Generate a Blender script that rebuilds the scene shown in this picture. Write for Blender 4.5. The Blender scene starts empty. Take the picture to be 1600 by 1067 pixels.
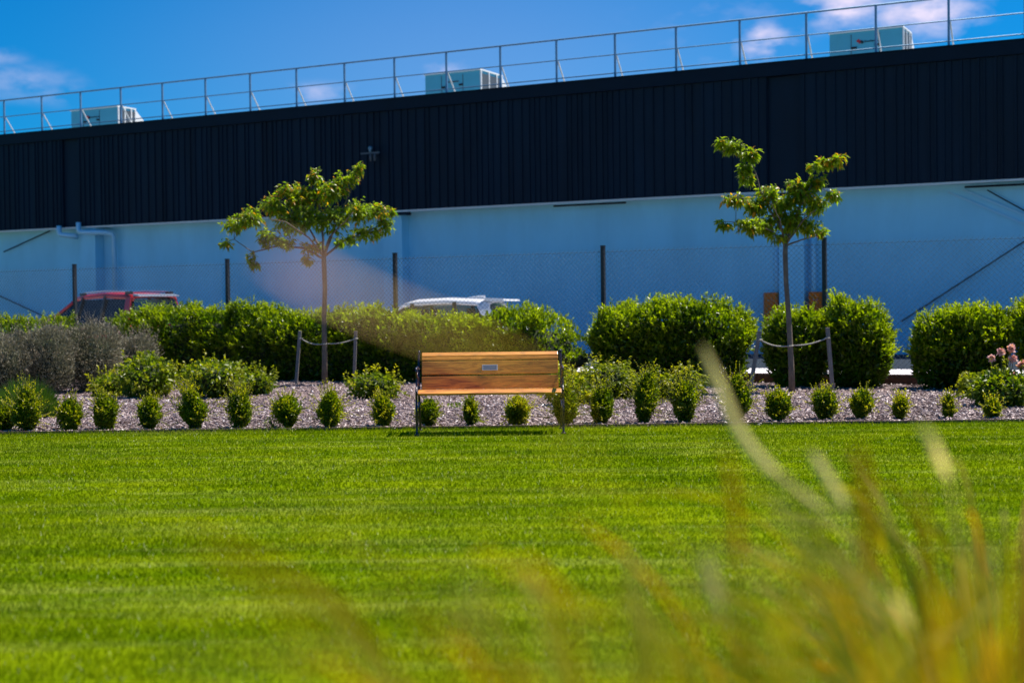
import bpy, math, random
import numpy as np
from mathutils import Vector, Matrix
R = math.radians
scene = bpy.context.scene
col = scene.collection

# ------------------------------------------------------------------ camera
FPX = 2222.0; H = 1.25
cam_d = bpy.data.cameras.new('camera'); cam = bpy.data.objects.new('camera', cam_d); col.objects.link(cam)
cam_d.lens = 50; cam_d.sensor_width = 36; cam_d.clip_start = 0.05; cam_d.clip_end = 3000
cam.matrix_world = Matrix.Translation((0, 0, H)) @ Matrix.Rotation(R(90 - 1.173), 4, 'X') @ Matrix.Rotation(R(-0.7), 4, 'Z')
cam_d.dof.use_dof = True; cam_d.dof.focus_distance = 14.7; cam_d.dof.aperture_fstop = 2.0
scene.camera = cam

# ------------------------------------------------------------------ world, sun, exposure
SUN = Vector((0.43, 0.18, 1.0)).normalized()
SUN_EL = math.asin(SUN.z); SUN_AZ = math.atan2(SUN.x, SUN.y)
w = bpy.data.worlds.new("World"); scene.world = w; w.use_nodes = True
nt = w.node_tree; nt.nodes.clear()
def N(t, ty, **kw):
    n = t.nodes.new(ty)
    for k, v in kw.items(): setattr(n, k, v)
    return n
sky = N(nt, 'ShaderNodeTexSky', sky_type='NISHITA', sun_disc=False, sun_elevation=SUN_EL, sun_rotation=SUN_AZ, altitude=200, air_density=1.0, dust_density=0.3, ozone_density=3.0)
tint = N(nt, 'ShaderNodeMixRGB', blend_type='MULTIPLY'); tint.inputs[0].default_value = 1; tint.inputs[2].default_value = (0.03, 0.64, 1.14, 1)
nt.links.new(sky.outputs[0], tint.inputs[1])
# thin clouds, laid out by direction in the sky
tc = N(nt, 'ShaderNodeTexCoord')
mp = N(nt, 'ShaderNodeMapping'); mp.inputs['Scale'].default_value = (11, 11, 24)
nt.links.new(tc.outputs['Generated'], mp.inputs[0])
nz = N(nt, 'ShaderNodeTexNoise'); nz.inputs['Scale'].default_value = 2.2; nz.inputs['Detail'].default_value = 7; nz.inputs['Roughness'].default_value = 0.58
nt.links.new(mp.outputs[0], nz.inputs[0])
def cloud_spot(px, py, rx, rz, strength):
    """soft patch of cloud round one direction"""
    d = Vector(((px - 800) / FPX, 1, (488 - 0.0122 * (px - 800) - py) / FPX)).normalized()
    s = N(nt, 'ShaderNodeVectorMath', operation='SUBTRACT'); s.inputs[1].default_value = d
    nt.links.new(tc.outputs['Generated'], s.inputs[0])
    m = N(nt, 'ShaderNodeVectorMath', operation='MULTIPLY'); m.inputs[1].default_value = (1 / rx, 0.5 / rx, 1 / rz)
    nt.links.new(s.outputs[0], m.inputs[0])
    l = N(nt, 'ShaderNodeVectorMath', operation='LENGTH'); nt.links.new(m.outputs[0], l.inputs[0])
    r = N(nt, 'ShaderNodeMapRange', interpolation_type='SMOOTHSTEP'); r.inputs[1].default_value = 0; r.inputs[2].default_value = 1
    r.inputs[3].default_value = strength; r.inputs[4].default_value = 0
    nt.links.new(l.outputs['Value'], r.inputs[0]); return r.outputs[0]
acc = None
for sp in [(1325, 12, .056, .026, 1.0), (1445, 22, .066, .026, 1.0), (1192, 68, .034, .022, .95), (1500, 12, .035, .015, .6), (700, 118, .028, .022, .5), (505, 150, .04, .014, .45),
           (10, 128, .075, .018, .36), (10, 92, .025, .010, .30), (110, 150, .06, .012, .30), (1160, 40, .1, .05, .20)]:
    o = cloud_spot(*sp)
    if acc is None: acc = o
    else:
        a = N(nt, 'ShaderNodeMath', operation='MAXIMUM'); nt.links.new(acc, a.inputs[0]); nt.links.new(o, a.inputs[1]); acc = a.outputs[0]
# general thin veil over the rest of the sky
a = N(nt, 'ShaderNodeMath', operation='MULTIPLY_ADD'); nt.links.new(nz.outputs[0], a.inputs[0]); a.inputs[1].default_value = 3.8; a.inputs[2].default_value = -1.95
b = N(nt, 'ShaderNodeMath', operation='ADD'); nt.links.new(a.outputs[0], b.inputs[0]); nt.links.new(acc, b.inputs[1])
c = N(nt, 'ShaderNodeMath', operation='MULTIPLY', use_clamp=True); nt.links.new(b.outputs[0], c.inputs[0]); nt.links.new(acc, c.inputs[1])
cm = N(nt, 'ShaderNodeMixRGB'); nt.links.new(c.outputs[0], cm.inputs[0]); nt.links.new(tint.outputs[0], cm.inputs[1]); cm.inputs[2].default_value = (8.0, 7.4, 9.6, 1)
hz = cloud_spot(760, 150, .34, .16, .13); cm2 = N(nt, 'ShaderNodeMixRGB'); nt.links.new(hz, cm2.inputs[0]); nt.links.new(cm.outputs[0], cm2.inputs[1]); cm2.inputs[2].default_value = (8.0, 7.4, 9.6, 1); cm = cm2
bg = N(nt, 'ShaderNodeBackground'); bg.inputs[1].default_value = 0.060; nt.links.new(cm.outputs[0], bg.inputs[0])
wo = N(nt, 'ShaderNodeOutputWorld'); nt.links.new(bg.outputs[0], wo.inputs[0])
sd = bpy.data.lights.new('sun', 'SUN'); sd.energy = 4.8; sd.angle = R(0.5); sd.color = (1.0, 0.93, 0.82)
so = bpy.data.objects.new('sun', sd); col.objects.link(so); so.rotation_euler = SUN.to_track_quat('Z', 'Y').to_euler()
scene.view_settings.view_transform = 'Standard'; scene.view_settings.look = 'None'; scene.view_settings.gamma = 1
scene.view_settings.exposure = 0.8
scene.render.engine = 'CYCLES'
scene.cycles.max_bounces = 6; scene.cycles.transparent_max_bounces = 8

# ------------------------------------------------------------------ helpers
def yh(px): return 488 - 0.0122 * (px - 800)
def at(px, py, Y): return Vector(((px - 800) / FPX * Y, Y, H + (yh(px) - py) / FPX * Y))
def gp(px, py): 
    Y = FPX * H / (py - yh(px)); return Vector(((px - 800) / FPX * Y, Y, 0))
rng = np.random.default_rng(7); random.seed(7)

def tag(o, label=None, cat=None, group=None, kind=None):
    if label: o['label'] = label
    if cat: o['category'] = cat
    if group: o['group'] = group
    if kind: o['kind'] = kind
    return o
def empty(name, loc=(0, 0, 0), rz=0, **kw):
    o = bpy.data.objects.new(name, None); col.objects.link(o); o.location = loc; o.rotation_euler = (0, 0, rz); o.empty_display_size = 0.2
    return tag(o, **kw)
def link(name, me, mat, parent=None, smooth=False):
    o = bpy.data.objects.new(name, me); col.objects.link(o)
    if mat: me.materials.append(mat)
    if parent: o.parent = parent
    if smooth: me.polygons.foreach_set('use_smooth', [True] * len(me.polygons))
    return o

class MB:
    def __init__(s): s.v = []; s.f = []
    def box(s, x0, x1, y0, y1, z0, z1, M=None):
        n = len(s.v)
        p = [(x, y, z) for z in (z0, z1) for y in (y0, y1) for x in (x0, x1)]
        if M is not None: p = [tuple(M @ Vector(q)) for q in p]
        s.v += p
        s.f += [tuple(n + i for i in f) for f in ((0, 2, 3, 1), (4, 5, 7, 6), (0, 1, 5, 4), (2, 6, 7, 3), (0, 4, 6, 2), (1, 3, 7, 5))]
        return s
    def bar(s, a, b, w, h=None, up=(0, 0, 1)):
        """rectangular bar from a to b"""
        a = Vector(a); b = Vector(b); h = h or w
        d = (b - a); L = d.length; d.normalize(); u = Vector(up)
        if abs(d.dot(u)) > .98: u = Vector((1, 0, 0))
        x = d.cross(u).normalized(); z = x.cross(d)
        M = Matrix(((x.x, d.x, z.x, a.x), (x.y, d.y, z.y, a.y), (x.z, d.z, z.z, a.z), (0, 0, 0, 1)))
        return s.box(-w / 2, w / 2, 0, L, -h / 2, h / 2, M)
    def tube(s, pts, r, n=6, flat=None):
        """sweep of a round (or flattened) section; r a number or one per point"""
        pts = [Vector(p) for p in pts]; m = len(pts)
        rr = r if hasattr(r, '__len__') else [r] * m
        base = len(s.v); prev = None
        for i, p in enumerate(pts):
            t = (pts[min(i + 1, m - 1)] - pts[max(i - 1, 0)]).normalized()
            if prev is None:
                u = Vector((1, 0, 0)) if abs(t.x) < .9 else Vector((0, 1, 0))
                if flat: u = Vector((1, 0, 0))
            else: u = prev
            u = (u - t * u.dot(t)).normalized(); prev = u; v = t.cross(u)
            for k in range(n):
                a = 2 * math.pi * (k + .5) / n
                fx = flat if flat else 1
                s.v.append(tuple(p + u * math.cos(a) * rr[i] * fx + v * math.sin(a) * rr[i]))
        for i in range(m - 1):
            for k in range(n):
                a = base + i * n + k; b_ = base + i * n + (k + 1) % n
                s.f.append((a, b_, b_ + n, a + n))
        s.f.append(tuple(base + k for k in range(n))[::-1]); s.f.append(tuple(base + (m - 1) * n + k for k in range(n)))
        return s
    def lathe(s, c, prof, n=16, axis='Z'):
        base = len(s.v); c = Vector(c)
        for (r, h) in prof:
            for k in range(n):
                a = 2 * math.pi * k / n; p = (r * math.cos(a), r * math.sin(a), h)
                if axis == 'Y': p = (p[0], p[2], p[1])
                if axis == 'X': p = (p[2], p[0], p[1])
                s.v.append(tuple(c + Vector(p)))
        for i in range(len(prof) - 1):
            for k in range(n):
                a = base + i * n + k; b_ = base + i * n + (k + 1) % n
                s.f.append((a, b_, b_ + n, a + n))
        s.f.append(tuple(base + k for k in range(n))[::-1]); s.f.append(tuple(base + (len(prof) - 1) * n + k for k in range(n)))
        return s
    def prism(s, poly, a, b_, ax='X'):
        """polygon in the (y,z) plane extruded along x from a to b (or (x,z) along y)"""
        n = len(s.v); m = len(poly)
        for t in (a, b_):
            for (p, q) in poly: s.v.append((t, p, q) if ax == 'X' else (p, t, q) if ax == 'Y' else (p, q, t))
        for i in range(m): s.f.append((n + i, n + (i + 1) % m, n + m + (i + 1) % m, n + m + i))
        s.f.append(tuple(n + i for i in range(m))[::-1]); s.f.append(tuple(n + m + i for i in range(m)))
        return s
    def build(s, name, mat, parent=None, smooth=False, bevel=0):
        me = bpy.data.meshes.new(name); me.from_pydata(s.v, [], s.f); me.update()
        import bmesh
        bm = bmesh.new(); bm.from_mesh(me); bmesh.ops.recalc_face_normals(bm, faces=bm.faces)
        if bevel:
            bmesh.ops.bevel(bm, geom=list(bm.edges), offset=bevel, segments=2, profile=.6, affect='EDGES')
        bm.to_mesh(me); bm.free()
        return link(name, me, mat, parent, smooth)

def np_mesh(name, V, F, mat, parent=None, attrs=None, smooth=False):
    """fast mesh from arrays; F (n,k)"""
    me = bpy.data.meshes.new(name)
    V = np.ascontiguousarray(V, dtype=np.float32); F = np.ascontiguousarray(F, dtype=np.int32)
    me.vertices.add(len(V)); me.vertices.foreach_set('co', V.ravel())
    me.loops.add(F.size); me.loops.foreach_set('vertex_index', F.ravel())
    me.polygons.add(len(F)); me.polygons.foreach_set('loop_start', np.arange(0, F.size, F.shape[1], dtype=np.int32))
    try: me.polygons.foreach_set('loop_total', np.full(len(F), F.shape[1], dtype=np.int32))
    except Exception: pass
    for k, v in (attrs or {}).items():
        at_ = me.attributes.new(k, 'FLOAT', 'POINT'); at_.data.foreach_set('value', np.ascontiguousarray(v, dtype=np.float32))
    me.update(calc_edges=True)
    return link(name, me, mat, parent, smooth)

# ------------------------------------------------------------------ materials
def mat(name, color, rough=.6, metal=0, noise=0, nscale=8, bump=0, bscale=40, spec=.5, coat=0, stretch=(1, 1, 1), detail=4):
    m = bpy.data.materials.new(name); m.use_nodes = True; t = m.node_tree; p = t.nodes['Principled BSDF']
    p.inputs['Base Color'].default_value = (*color, 1); p.inputs['Roughness'].default_value = rough; p.inputs['Metallic'].default_value = metal
    p.inputs['Specular IOR Level'].default_value = spec; p.inputs['Coat Weight'].default_value = coat
    co = N(t, 'ShaderNodeTexCoord'); mpn = N(t, 'ShaderNodeMapping'); mpn.inputs['Scale'].default_value = stretch
    t.links.new(co.outputs['Object'], mpn.inputs[0])
    if noise:
        n = N(t, 'ShaderNodeTexNoise'); n.inputs['Scale'].default_value = nscale; n.inputs['Detail'].default_value = detail; n.inputs['Roughness'].default_value = .65
        t.links.new(mpn.outputs[0], n.inputs[0])
        r = N(t, 'ShaderNodeValToRGB'); r.color_ramp.elements[0].position = .3; r.color_ramp.elements[1].position = .7
        r.color_ramp.elements[0].color = (*[c * (1 - noise) for c in color], 1); r.color_ramp.elements[1].color = (*[min(1, c * (1 + noise)) for c in color], 1)
        t.links.new(n.outputs[0], r.inputs[0]); t.links.new(r.outputs[0], p.inputs['Base Color'])
    if bump:
        n2 = N(t, 'ShaderNodeTexNoise'); n2.inputs['Scale'].default_value = bscale; n2.inputs['Detail'].default_value = 5
        t.links.new(mpn.outputs[0], n2.inputs[0])
        b2 = N(t, 'ShaderNodeBump'); b2.inputs['Strength'].default_value = bump; b2.inputs['Distance'].default_value = .01
        t.links.new(n2.outputs[0], b2.inputs['Height']); t.links.new(b2.outputs[0], p.inputs['Normal'])
    return m
def leaf_mat(name, dark, light, young, rough=.4, transl=.4, tcol=None, spec=.5):
    m = bpy.data.materials.new(name); m.use_nodes = True; t = m.node_tree; p = t.nodes['Principled BSDF']; out = t.nodes['Material Output']
    a1 = N(t, 'ShaderNodeAttribute', attribute_name='tint'); a2 = N(t, 'ShaderNodeAttribute', attribute_name='young')
    m1 = N(t, 'ShaderNodeMixRGB'); m1.inputs[1].default_value = (*dark, 1); m1.inputs[2].default_value = (*light, 1); t.links.new(a1.outputs['Fac'], m1.inputs[0])
    m2 = N(t, 'ShaderNodeMixRGB'); m2.inputs[2].default_value = (*young, 1); t.links.new(a2.outputs['Fac'], m2.inputs[0]); t.links.new(m1.outputs[0], m2.inputs[1])
    t.links.new(m2.outputs[0], p.inputs['Base Color']); p.inputs['Roughness'].default_value = rough; p.inputs['Specular IOR Level'].default_value = spec
    tr = N(t, 'ShaderNodeBsdfTranslucent'); g = N(t, 'ShaderNodeMixRGB', blend_type='MULTIPLY'); g.inputs[0].default_value = 1
    g.inputs[2].default_value = (*(tcol or (1.7, 1.75, .55)), 1); t.links.new(m2.outputs[0], g.inputs[1]); t.links.new(g.outputs[0], tr.inputs[0])
    mx = N(t, 'ShaderNodeMixShader'); mx.inputs[0].default_value = transl
    t.links.new(p.outputs[0], mx.inputs[1]); t.links.new(tr.outputs[0], mx.inputs[2]); t.links.new(mx.outputs[0], out.inputs[0])
    return m

M = {}
M['clad'] = mat('dark_cladding', (.0005, .010, .024), .65, spec=.25, noise=.3, nscale=1.5, stretch=(1, 1, .15))
M['clad_rib'] = M['clad']
M['fascia'] = mat('dark_fascia', (.0005, .007, .018), .6, spec=.2, noise=.15, nscale=2)
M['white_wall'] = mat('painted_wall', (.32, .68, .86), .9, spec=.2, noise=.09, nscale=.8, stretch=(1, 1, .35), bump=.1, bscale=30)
M['flash'] = mat('pale_flashing', (.62, .62, .60), .5)
M['roof'] = mat('roof_sheet', (.30, .31, .33), .5, noise=.1, nscale=2)
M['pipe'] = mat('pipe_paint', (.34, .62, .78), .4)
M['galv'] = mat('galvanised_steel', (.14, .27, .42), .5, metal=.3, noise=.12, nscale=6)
M['orange'] = mat('orange_guard_paint', (.98, .15, .001), .5, spec=.2, noise=.1, nscale=5)
M['hvac'] = mat('hvac_panel', (.09, .40, .52), .45, noise=.05, nscale=3)
M['hvac_white'] = mat('hvac_trim', (.80, .80, .78), .45)
M['hvac_grille'] = mat('hvac_grille', (.07, .085, .10), .6)
M['black'] = mat('black_plastic', (.012, .012, .014), .5)
M['red_mark'] = mat('red_badge', (.5, .03, .04), .5)
M['post'] = mat('black_post', (.010, .011, .014), .45)
M['wire'] = mat('fence_wire', (.05, .07, .09), .5, metal=.2, spec=.3)
M['concrete'] = mat('lot_concrete', (.64, .61, .65), .85, noise=.12, nscale=1.5, bump=.2, bscale=60)
M['kerb'] = mat('kerb_concrete', (.34, .33, .33), .85, noise=.15, nscale=5)
M['timber'] = mat('edging_timber', (.10, .045, .03), .8, noise=.4, nscale=6, stretch=(.3, 4, 4), bump=.4)
M['edge_conc'] = mat('edging_board', (.11, .06, .05), .85, noise=.25, nscale=4)
M['stake'] = mat('weathered_stake', (.19, .17, .155), .85, noise=.3, nscale=7, stretch=(5, 5, .6), bump=.5)
M['rope'] = mat('tree_rope', (.36, .34, .30), .9, noise=.2, nscale=40)
M['bark'] = mat('tree_bark', (.15, .115, .085), .85, noise=.35, nscale=14, stretch=(1, 1, .5), bump=.6, bscale=60)
M['twig'] = mat('twig_bark', (.07, .055, .03), .85, noise=.3, nscale=10)
M['iron'] = mat('cast_iron', (.014, .010, .026), .28, metal=.3, noise=.2, nscale=20, spec=.7)
M['plaque'] = mat('plaque_metal', (.10, .20, .34), .35, metal=.5)
M['plaque_rim'] = mat('plaque_rim', (.62, .62, .64), .3, metal=.6)
M['mulch_base'] = mat('mulch_base', (.24, .17, .16), .95, noise=.5, nscale=45, bump=.8, bscale=70)
M['red_paint'] = mat('red_car_paint', (.40, .010, .010), .3, coat=.4)
M['white_paint'] = mat('white_car_paint', (.78, .78, .82), .25, coat=.8)
M['tyre'] = mat('tyre_rubber', (.02, .02, .02), .8)
M['rim'] = mat('wheel_rim', (.45, .46, .48), .3, metal=.8)
M['trim'] = mat('car_trim', (.015, .015, .018), .5)
M['rail'] = mat('roof_rail', (.35, .42, .52), .3, metal=.6)
M['seatfab'] = mat('car_seat_fabric', (.02, .02, .022), .9)
M['lamp_red'] = mat('tail_lens', (.4, .01, .01), .15)
M['lamp_clear'] = mat('head_lens', (.6, .62, .65), .1)
M['plate'] = mat('plate_white', (.7, .7, .7), .4)
g = bpy.data.materials.new('car_glass'); g.use_nodes = True; t = g.node_tree; t.nodes.remove(t.nodes['Principled BSDF'])
tr = N(t, 'ShaderNodeBsdfTransparent'); tr.inputs[0].default_value = (.42, .80, .74, 1); gl = N(t, 'ShaderNodeBsdfGlossy'); gl.inputs['Roughness'].default_value = .05
fr = N(t, 'ShaderNodeFresnel'); fr.inputs[0].default_value = 1.5; mx = N(t, 'ShaderNodeMixShader')
t.links.new(fr.outputs[0], mx.inputs[0]); t.links.new(tr.outputs[0], mx.inputs[1]); t.links.new(gl.outputs[0], mx.inputs[2]); t.links.new(mx.outputs[0], t.nodes['Material Output'].inputs[0])
M['glass'] = g

def wood_mat():
    m = bpy.data.materials.new('varnished_pine'); m.use_nodes = True; t = m.node_tree; p = t.nodes['Principled BSDF']
    co = N(t, 'ShaderNodeTexCoord'); mp_ = N(t, 'ShaderNodeMapping'); mp_.inputs['Scale'].default_value = (.9, 9, 9); t.links.new(co.outputs['Object'], mp_.inputs[0])
    n = N(t, 'ShaderNodeTexNoise'); n.inputs['Scale'].default_value = 3.5; n.inputs['Detail'].default_value = 8; n.inputs['Roughness'].default_value = .7; n.inputs['Distortion'].default_value = 1.2
    t.links.new(mp_.outputs[0], n.inputs[0])
    r = N(t, 'ShaderNodeValToRGB'); e = r.color_ramp.elements
    e[0].position = .36; e[0].color = (.26, .080, .006, 1); e[1].position = .64; e[1].color = (.74, .29, .030, 1)
    x = e.new(.5); x.color = (.52, .175, .014, 1)
    t.links.new(n.outputs[0], r.inputs[0])
    v = N(t, 'ShaderNodeTexVoronoi'); v.inputs['Scale'].default_value = 2.6; mp2 = N(t, 'ShaderNodeMapping'); mp2.inputs['Scale'].default_value = (1, 2.4, 2.4)
    t.links.new(co.outputs['Object'], mp2.inputs[0]); t.links.new(mp2.outputs[0], v.inputs[0])
    rr = N(t, 'ShaderNodeMapRange'); rr.inputs[1].default_value = .03; rr.inputs[2].default_value = .13; rr.inputs[3].default_value = .75; rr.inputs[4].default_value = 0
    t.links.new(v.outputs['Distance'], rr.inputs[0])
    mk = N(t, 'ShaderNodeMixRGB'); t.links.new(rr.outputs[0], mk.inputs[0]); t.links.new(r.outputs[0], mk.inputs[1]); mk.inputs[2].default_value = (.11, .032, .008, 1)
    t.links.new(mk.outputs[0], p.inputs['Base Color']); p.inputs['Roughness'].default_value = .45; p.inputs['Coat Weight'].default_value = .12; p.inputs['Coat Roughness'].default_value = .2
    return m
M['wood'] = wood_mat()

def lawn_mat(name, blade):
    m = bpy.data.materials.new(name); m.use_nodes = True; t = m.node_tree; p = t.nodes['Principled BSDF']; out = t.nodes['Material Output']
    ge = N(t, 'ShaderNodeNewGeometry')
    def noise(scale, sc, det=4, rough=.6):
        mm = N(t, 'ShaderNodeMapping'); mm.inputs['Scale'].default_value = sc; t.links.new(ge.outputs['Position'], mm.inputs[0])
        n = N(t, 'ShaderNodeTexNoise'); n.inputs['Scale'].default_value = scale; n.inputs['Detail'].default_value = det; n.inputs['Roughness'].default_value = rough
        t.links.new(mm.outputs[0], n.inputs[0]); return n.outputs[0]
    streak = noise(1.6, (.22, 1.6, 1), 5); patch = noise(1.3, (1, 1, 1), 4); fine = noise(14, (1, .8, 1), 3)
    r1 = N(t, 'ShaderNodeValToRGB'); e = r1.color_ramp.elements
    e[0].position = .30; e[0].color = (.078, .142, .0010, 1); e[1].position = .70; e[1].color = (.200, .275, .004, 1)
    t.links.new(streak, r1.inputs[0])
    r2 = N(t, 'ShaderNodeValToRGB'); e = r2.color_ramp.elements
    e[0].position = .35; e[0].color = (.70, .80, .70, 1); e[1].position = .68; e[1].color = (1.18, 1.1, 1.0, 1)
    t.links.new(patch, r2.inputs[0])
    mu = N(t, 'ShaderNodeMixRGB', blend_type='MULTIPLY'); mu.inputs[0].default_value = 1; t.links.new(r1.outputs[0], mu.inputs[1]); t.links.new(r2.outputs[0], mu.inputs[2])
    r3 = N(t, 'ShaderNodeValToRGB'); e = r3.color_ramp.elements
    e[0].position = .58; e[0].color = (0, 0, 0, 1); e[1].position = .78; e[1].color = (.55, .55, .55, 1); t.links.new(fine, r3.inputs[0])
    m3 = N(t, 'ShaderNodeMixRGB'); t.links.new(r3.outputs[0], m3.inputs[0]); t.links.new(mu.outputs[0], m3.inputs[1]); m3.inputs[2].default_value = (.27, .32, .010, 1)
    dry = noise(2.3, (.16, 1.5, 1), 6, .7)
    r4 = N(t, 'ShaderNodeValToRGB'); e = r4.color_ramp.elements
    e[0].position = .50; e[0].color = (0, 0, 0, 1); e[1].position = .72; e[1].color = (.6, .6, .6, 1); t.links.new(dry, r4.inputs[0])
    m4 = N(t, 'ShaderNodeMixRGB'); t.links.new(r4.outputs[0], m4.inputs[0]); t.links.new(m3.outputs[0], m4.inputs[1]); m4.inputs[2].default_value = (.27, .30, .07, 1)
    worn = noise(.55, (1, 1.4, 1), 5, .7)
    r5 = N(t, 'ShaderNodeValToRGB'); e = r5.color_ramp.elements
    e[0].position = .56; e[0].color = (0, 0, 0, 1); e[1].position = .76; e[1].color = (.5, .5, .5, 1); t.links.new(worn, r5.inputs[0])
    m5 = N(t, 'ShaderNodeMixRGB'); t.links.new(r5.outputs[0], m5.inputs[0]); t.links.new(m4.outputs[0], m5.inputs[1]); m5.inputs[2].default_value = (.22, .24, .008, 1)
    last = m5.outputs[0]
    p.inputs['Roughness'].default_value = .8; p.inputs['Specular IOR Level'].default_value = .0
    if blade:
        a = N(t, 'ShaderNodeAttribute', attribute_name='tint'); mr = N(t, 'ShaderNodeMapRange'); mr.inputs[3].default_value = .7; mr.inputs[4].default_value = 1.36
        t.links.new(a.outputs['Fac'], mr.inputs[0])
        hs = N(t, 'ShaderNodeHueSaturation'); t.links.new(mr.outputs[0], hs.inputs['Value']); t.links.new(last, hs.inputs['Color']); last = hs.outputs[0]
        gt = N(t, 'ShaderNodeMath', operation='GREATER_THAN'); gt.inputs[1].default_value = .985; t.links.new(a.outputs['Fac'], gt.inputs[0])
        mp5 = N(t, 'ShaderNodeMixRGB'); t.links.new(gt.outputs[0], mp5.inputs[0]); t.links.new(last, mp5.inputs[1]); mp5.inputs[2].default_value = (.50, .52, .26, 1); last = mp5.outputs[0]
        p.inputs['Roughness'].default_value = .6; p.inputs['Specular IOR Level'].default_value = .0
        tr_ = N(t, 'ShaderNodeBsdfTranslucent'); g_ = N(t, 'ShaderNodeMixRGB', blend_type='MULTIPLY'); g_.inputs[0].default_value = 1; g_.inputs[2].default_value = (1.5, 1.4, .3, 1)
        t.links.new(last, g_.inputs[1]); t.links.new(g_.outputs[0], tr_.inputs[0])
        mx_ = N(t, 'ShaderNodeMixShader'); mx_.inputs[0].default_value = .4
        t.links.new(p.outputs[0], mx_.inputs[1]); t.links.new(tr_.outputs[0], mx_.inputs[2]); t.links.new(mx_.outputs[0], out.inputs[0])
    else:
        hs = N(t, 'ShaderNodeHueSaturation'); hs.inputs['Value'].default_value = .8; t.links.new(last, hs.inputs['Color']); last = hs.outputs[0]
    t.links.new(last, p.inputs['Base Color'])
    return m
M['lawn'] = lawn_mat('lawn_soil_green', False); M['blade'] = lawn_mat('lawn_blade', True)

M['hedge'] = leaf_mat('hedge_leaf', (.018, .056, .001), (.105, .180, .002), (.26, .33, .003), rough=.32, transl=.52, spec=.5)
M['box'] = leaf_mat('box_leaf', (.034, .085, .001), (.15, .22, .003), (.46, .42, .005), rough=.4, transl=.5)
M['tree_leaf'] = leaf_mat('tree_leaf', (.06, .15, .003), (.26, .36, .010), (.52, .22, .02), rough=.33, transl=.58)
M['silver'] = leaf_mat('silver_leaf', (.085, .090, .050), (.30, .29, .20), (.34, .27, .20), rough=.6, transl=.2, tcol=(1.1, 1.1, .9))
M['rose_leaf'] = leaf_mat('rose_leaf', (.045, .10, .003), (.19, .24, .006), (.38, .36, .012), rough=.42, transl=.48)
M['mound'] = leaf_mat('mound_leaf', (.022, .075, .006), (.07, .15, .012), (.12, .20, .02), rough=.5, transl=.35)
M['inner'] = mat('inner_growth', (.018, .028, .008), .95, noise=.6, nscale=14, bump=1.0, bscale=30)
M['petal'] = leaf_mat('petal', (.80, .36, .32), (.90, .66, .62), (.90, .45, .18), rough=.6, transl=.4, tcol=(1, 1, 1))
M['straw'] = leaf_mat('straw_blade', (.15, .19, .002), (.38, .32, .004), (.50, .22, .003), rough=.6, transl=.68, tcol=(1.3, 1.2, .6))
M['warm_blade'] = leaf_mat('warm_blade', (.62, .50, .03), (.62, .50, .03), (.80, .38, .46), rough=.6, transl=.7, tcol=(1, 1, 1))
M['pale_blade'] = leaf_mat('pale_blade', (.80, .66, .16), (.92, .78, .34), (.86, .52, .34), rough=.7, transl=.75, tcol=(1, 1, 1))
M['chip'] = leaf_mat('wood_chip', (.13, .085, .08), (.50, .39, .39), (.86, .78, .80), rough=.5, transl=0.0, spec=.6)

# ------------------------------------------------------------------ leaf meshes
def unit(a): return a / np.maximum(np.linalg.norm(a, axis=1, keepdims=True), 1e-9)
def leaves(name, P, D, Nn, L, W, material, parent, tint=None, young=None, fold=.18, droop=0):
    n = len(P); D = unit(D); S = unit(np.cross(D, Nn)); U = np.cross(S, D)
    L = np.asarray(L).reshape(-1, 1) * np.ones((n, 1)); W = np.asarray(W).reshape(-1, 1) * np.ones((n, 1))
    down = np.array([[0, 0, -1.0]])
    V = np.empty((n, 6, 3))
    V[:, 0] = P
    V[:, 1] = P + D * L * .42 + S * W * .5 + U * W * fold + down * L * droop * .3
    V[:, 2] = P + D * L * .42 - S * W * .5 + U * W * fold + down * L * droop * .3
    V[:, 3] = P + D * L * .50 + down * L * droop * .3
    V[:, 4] = P + D * L + down * L * droop
    V[:, 5] = P + D * L * .75 + S * W * .0 + down * L * droop * .62
    V = V[:, :5]
    F = np.array([[0, 3, 1], [0, 2, 3], [3, 4, 1], [2, 4, 3]])
    FF = (F[None] + (np.arange(n) * 5)[:, None, None]).reshape(-1, 3)
    ti = rng.random(n) if tint is None else tint; yo = np.zeros(n) if young is None else young
    return np_mesh(name, V.reshape(-1, 3), FF, material, parent, {'tint': np.repeat(ti, 5), 'young': np.repeat(yo, 5)})

def wob(P, freq, seed, k=7):
    r = np.random.default_rng(seed); f = r.normal(size=(k, 3)) * freq; ph = r.random(k) * 6.28
    return np.sin(P @ f.T + ph).sum(1) / k * 1.4

def sphere_dirs(n):
    return unit(rng.normal(size=(n, 3)))

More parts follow.
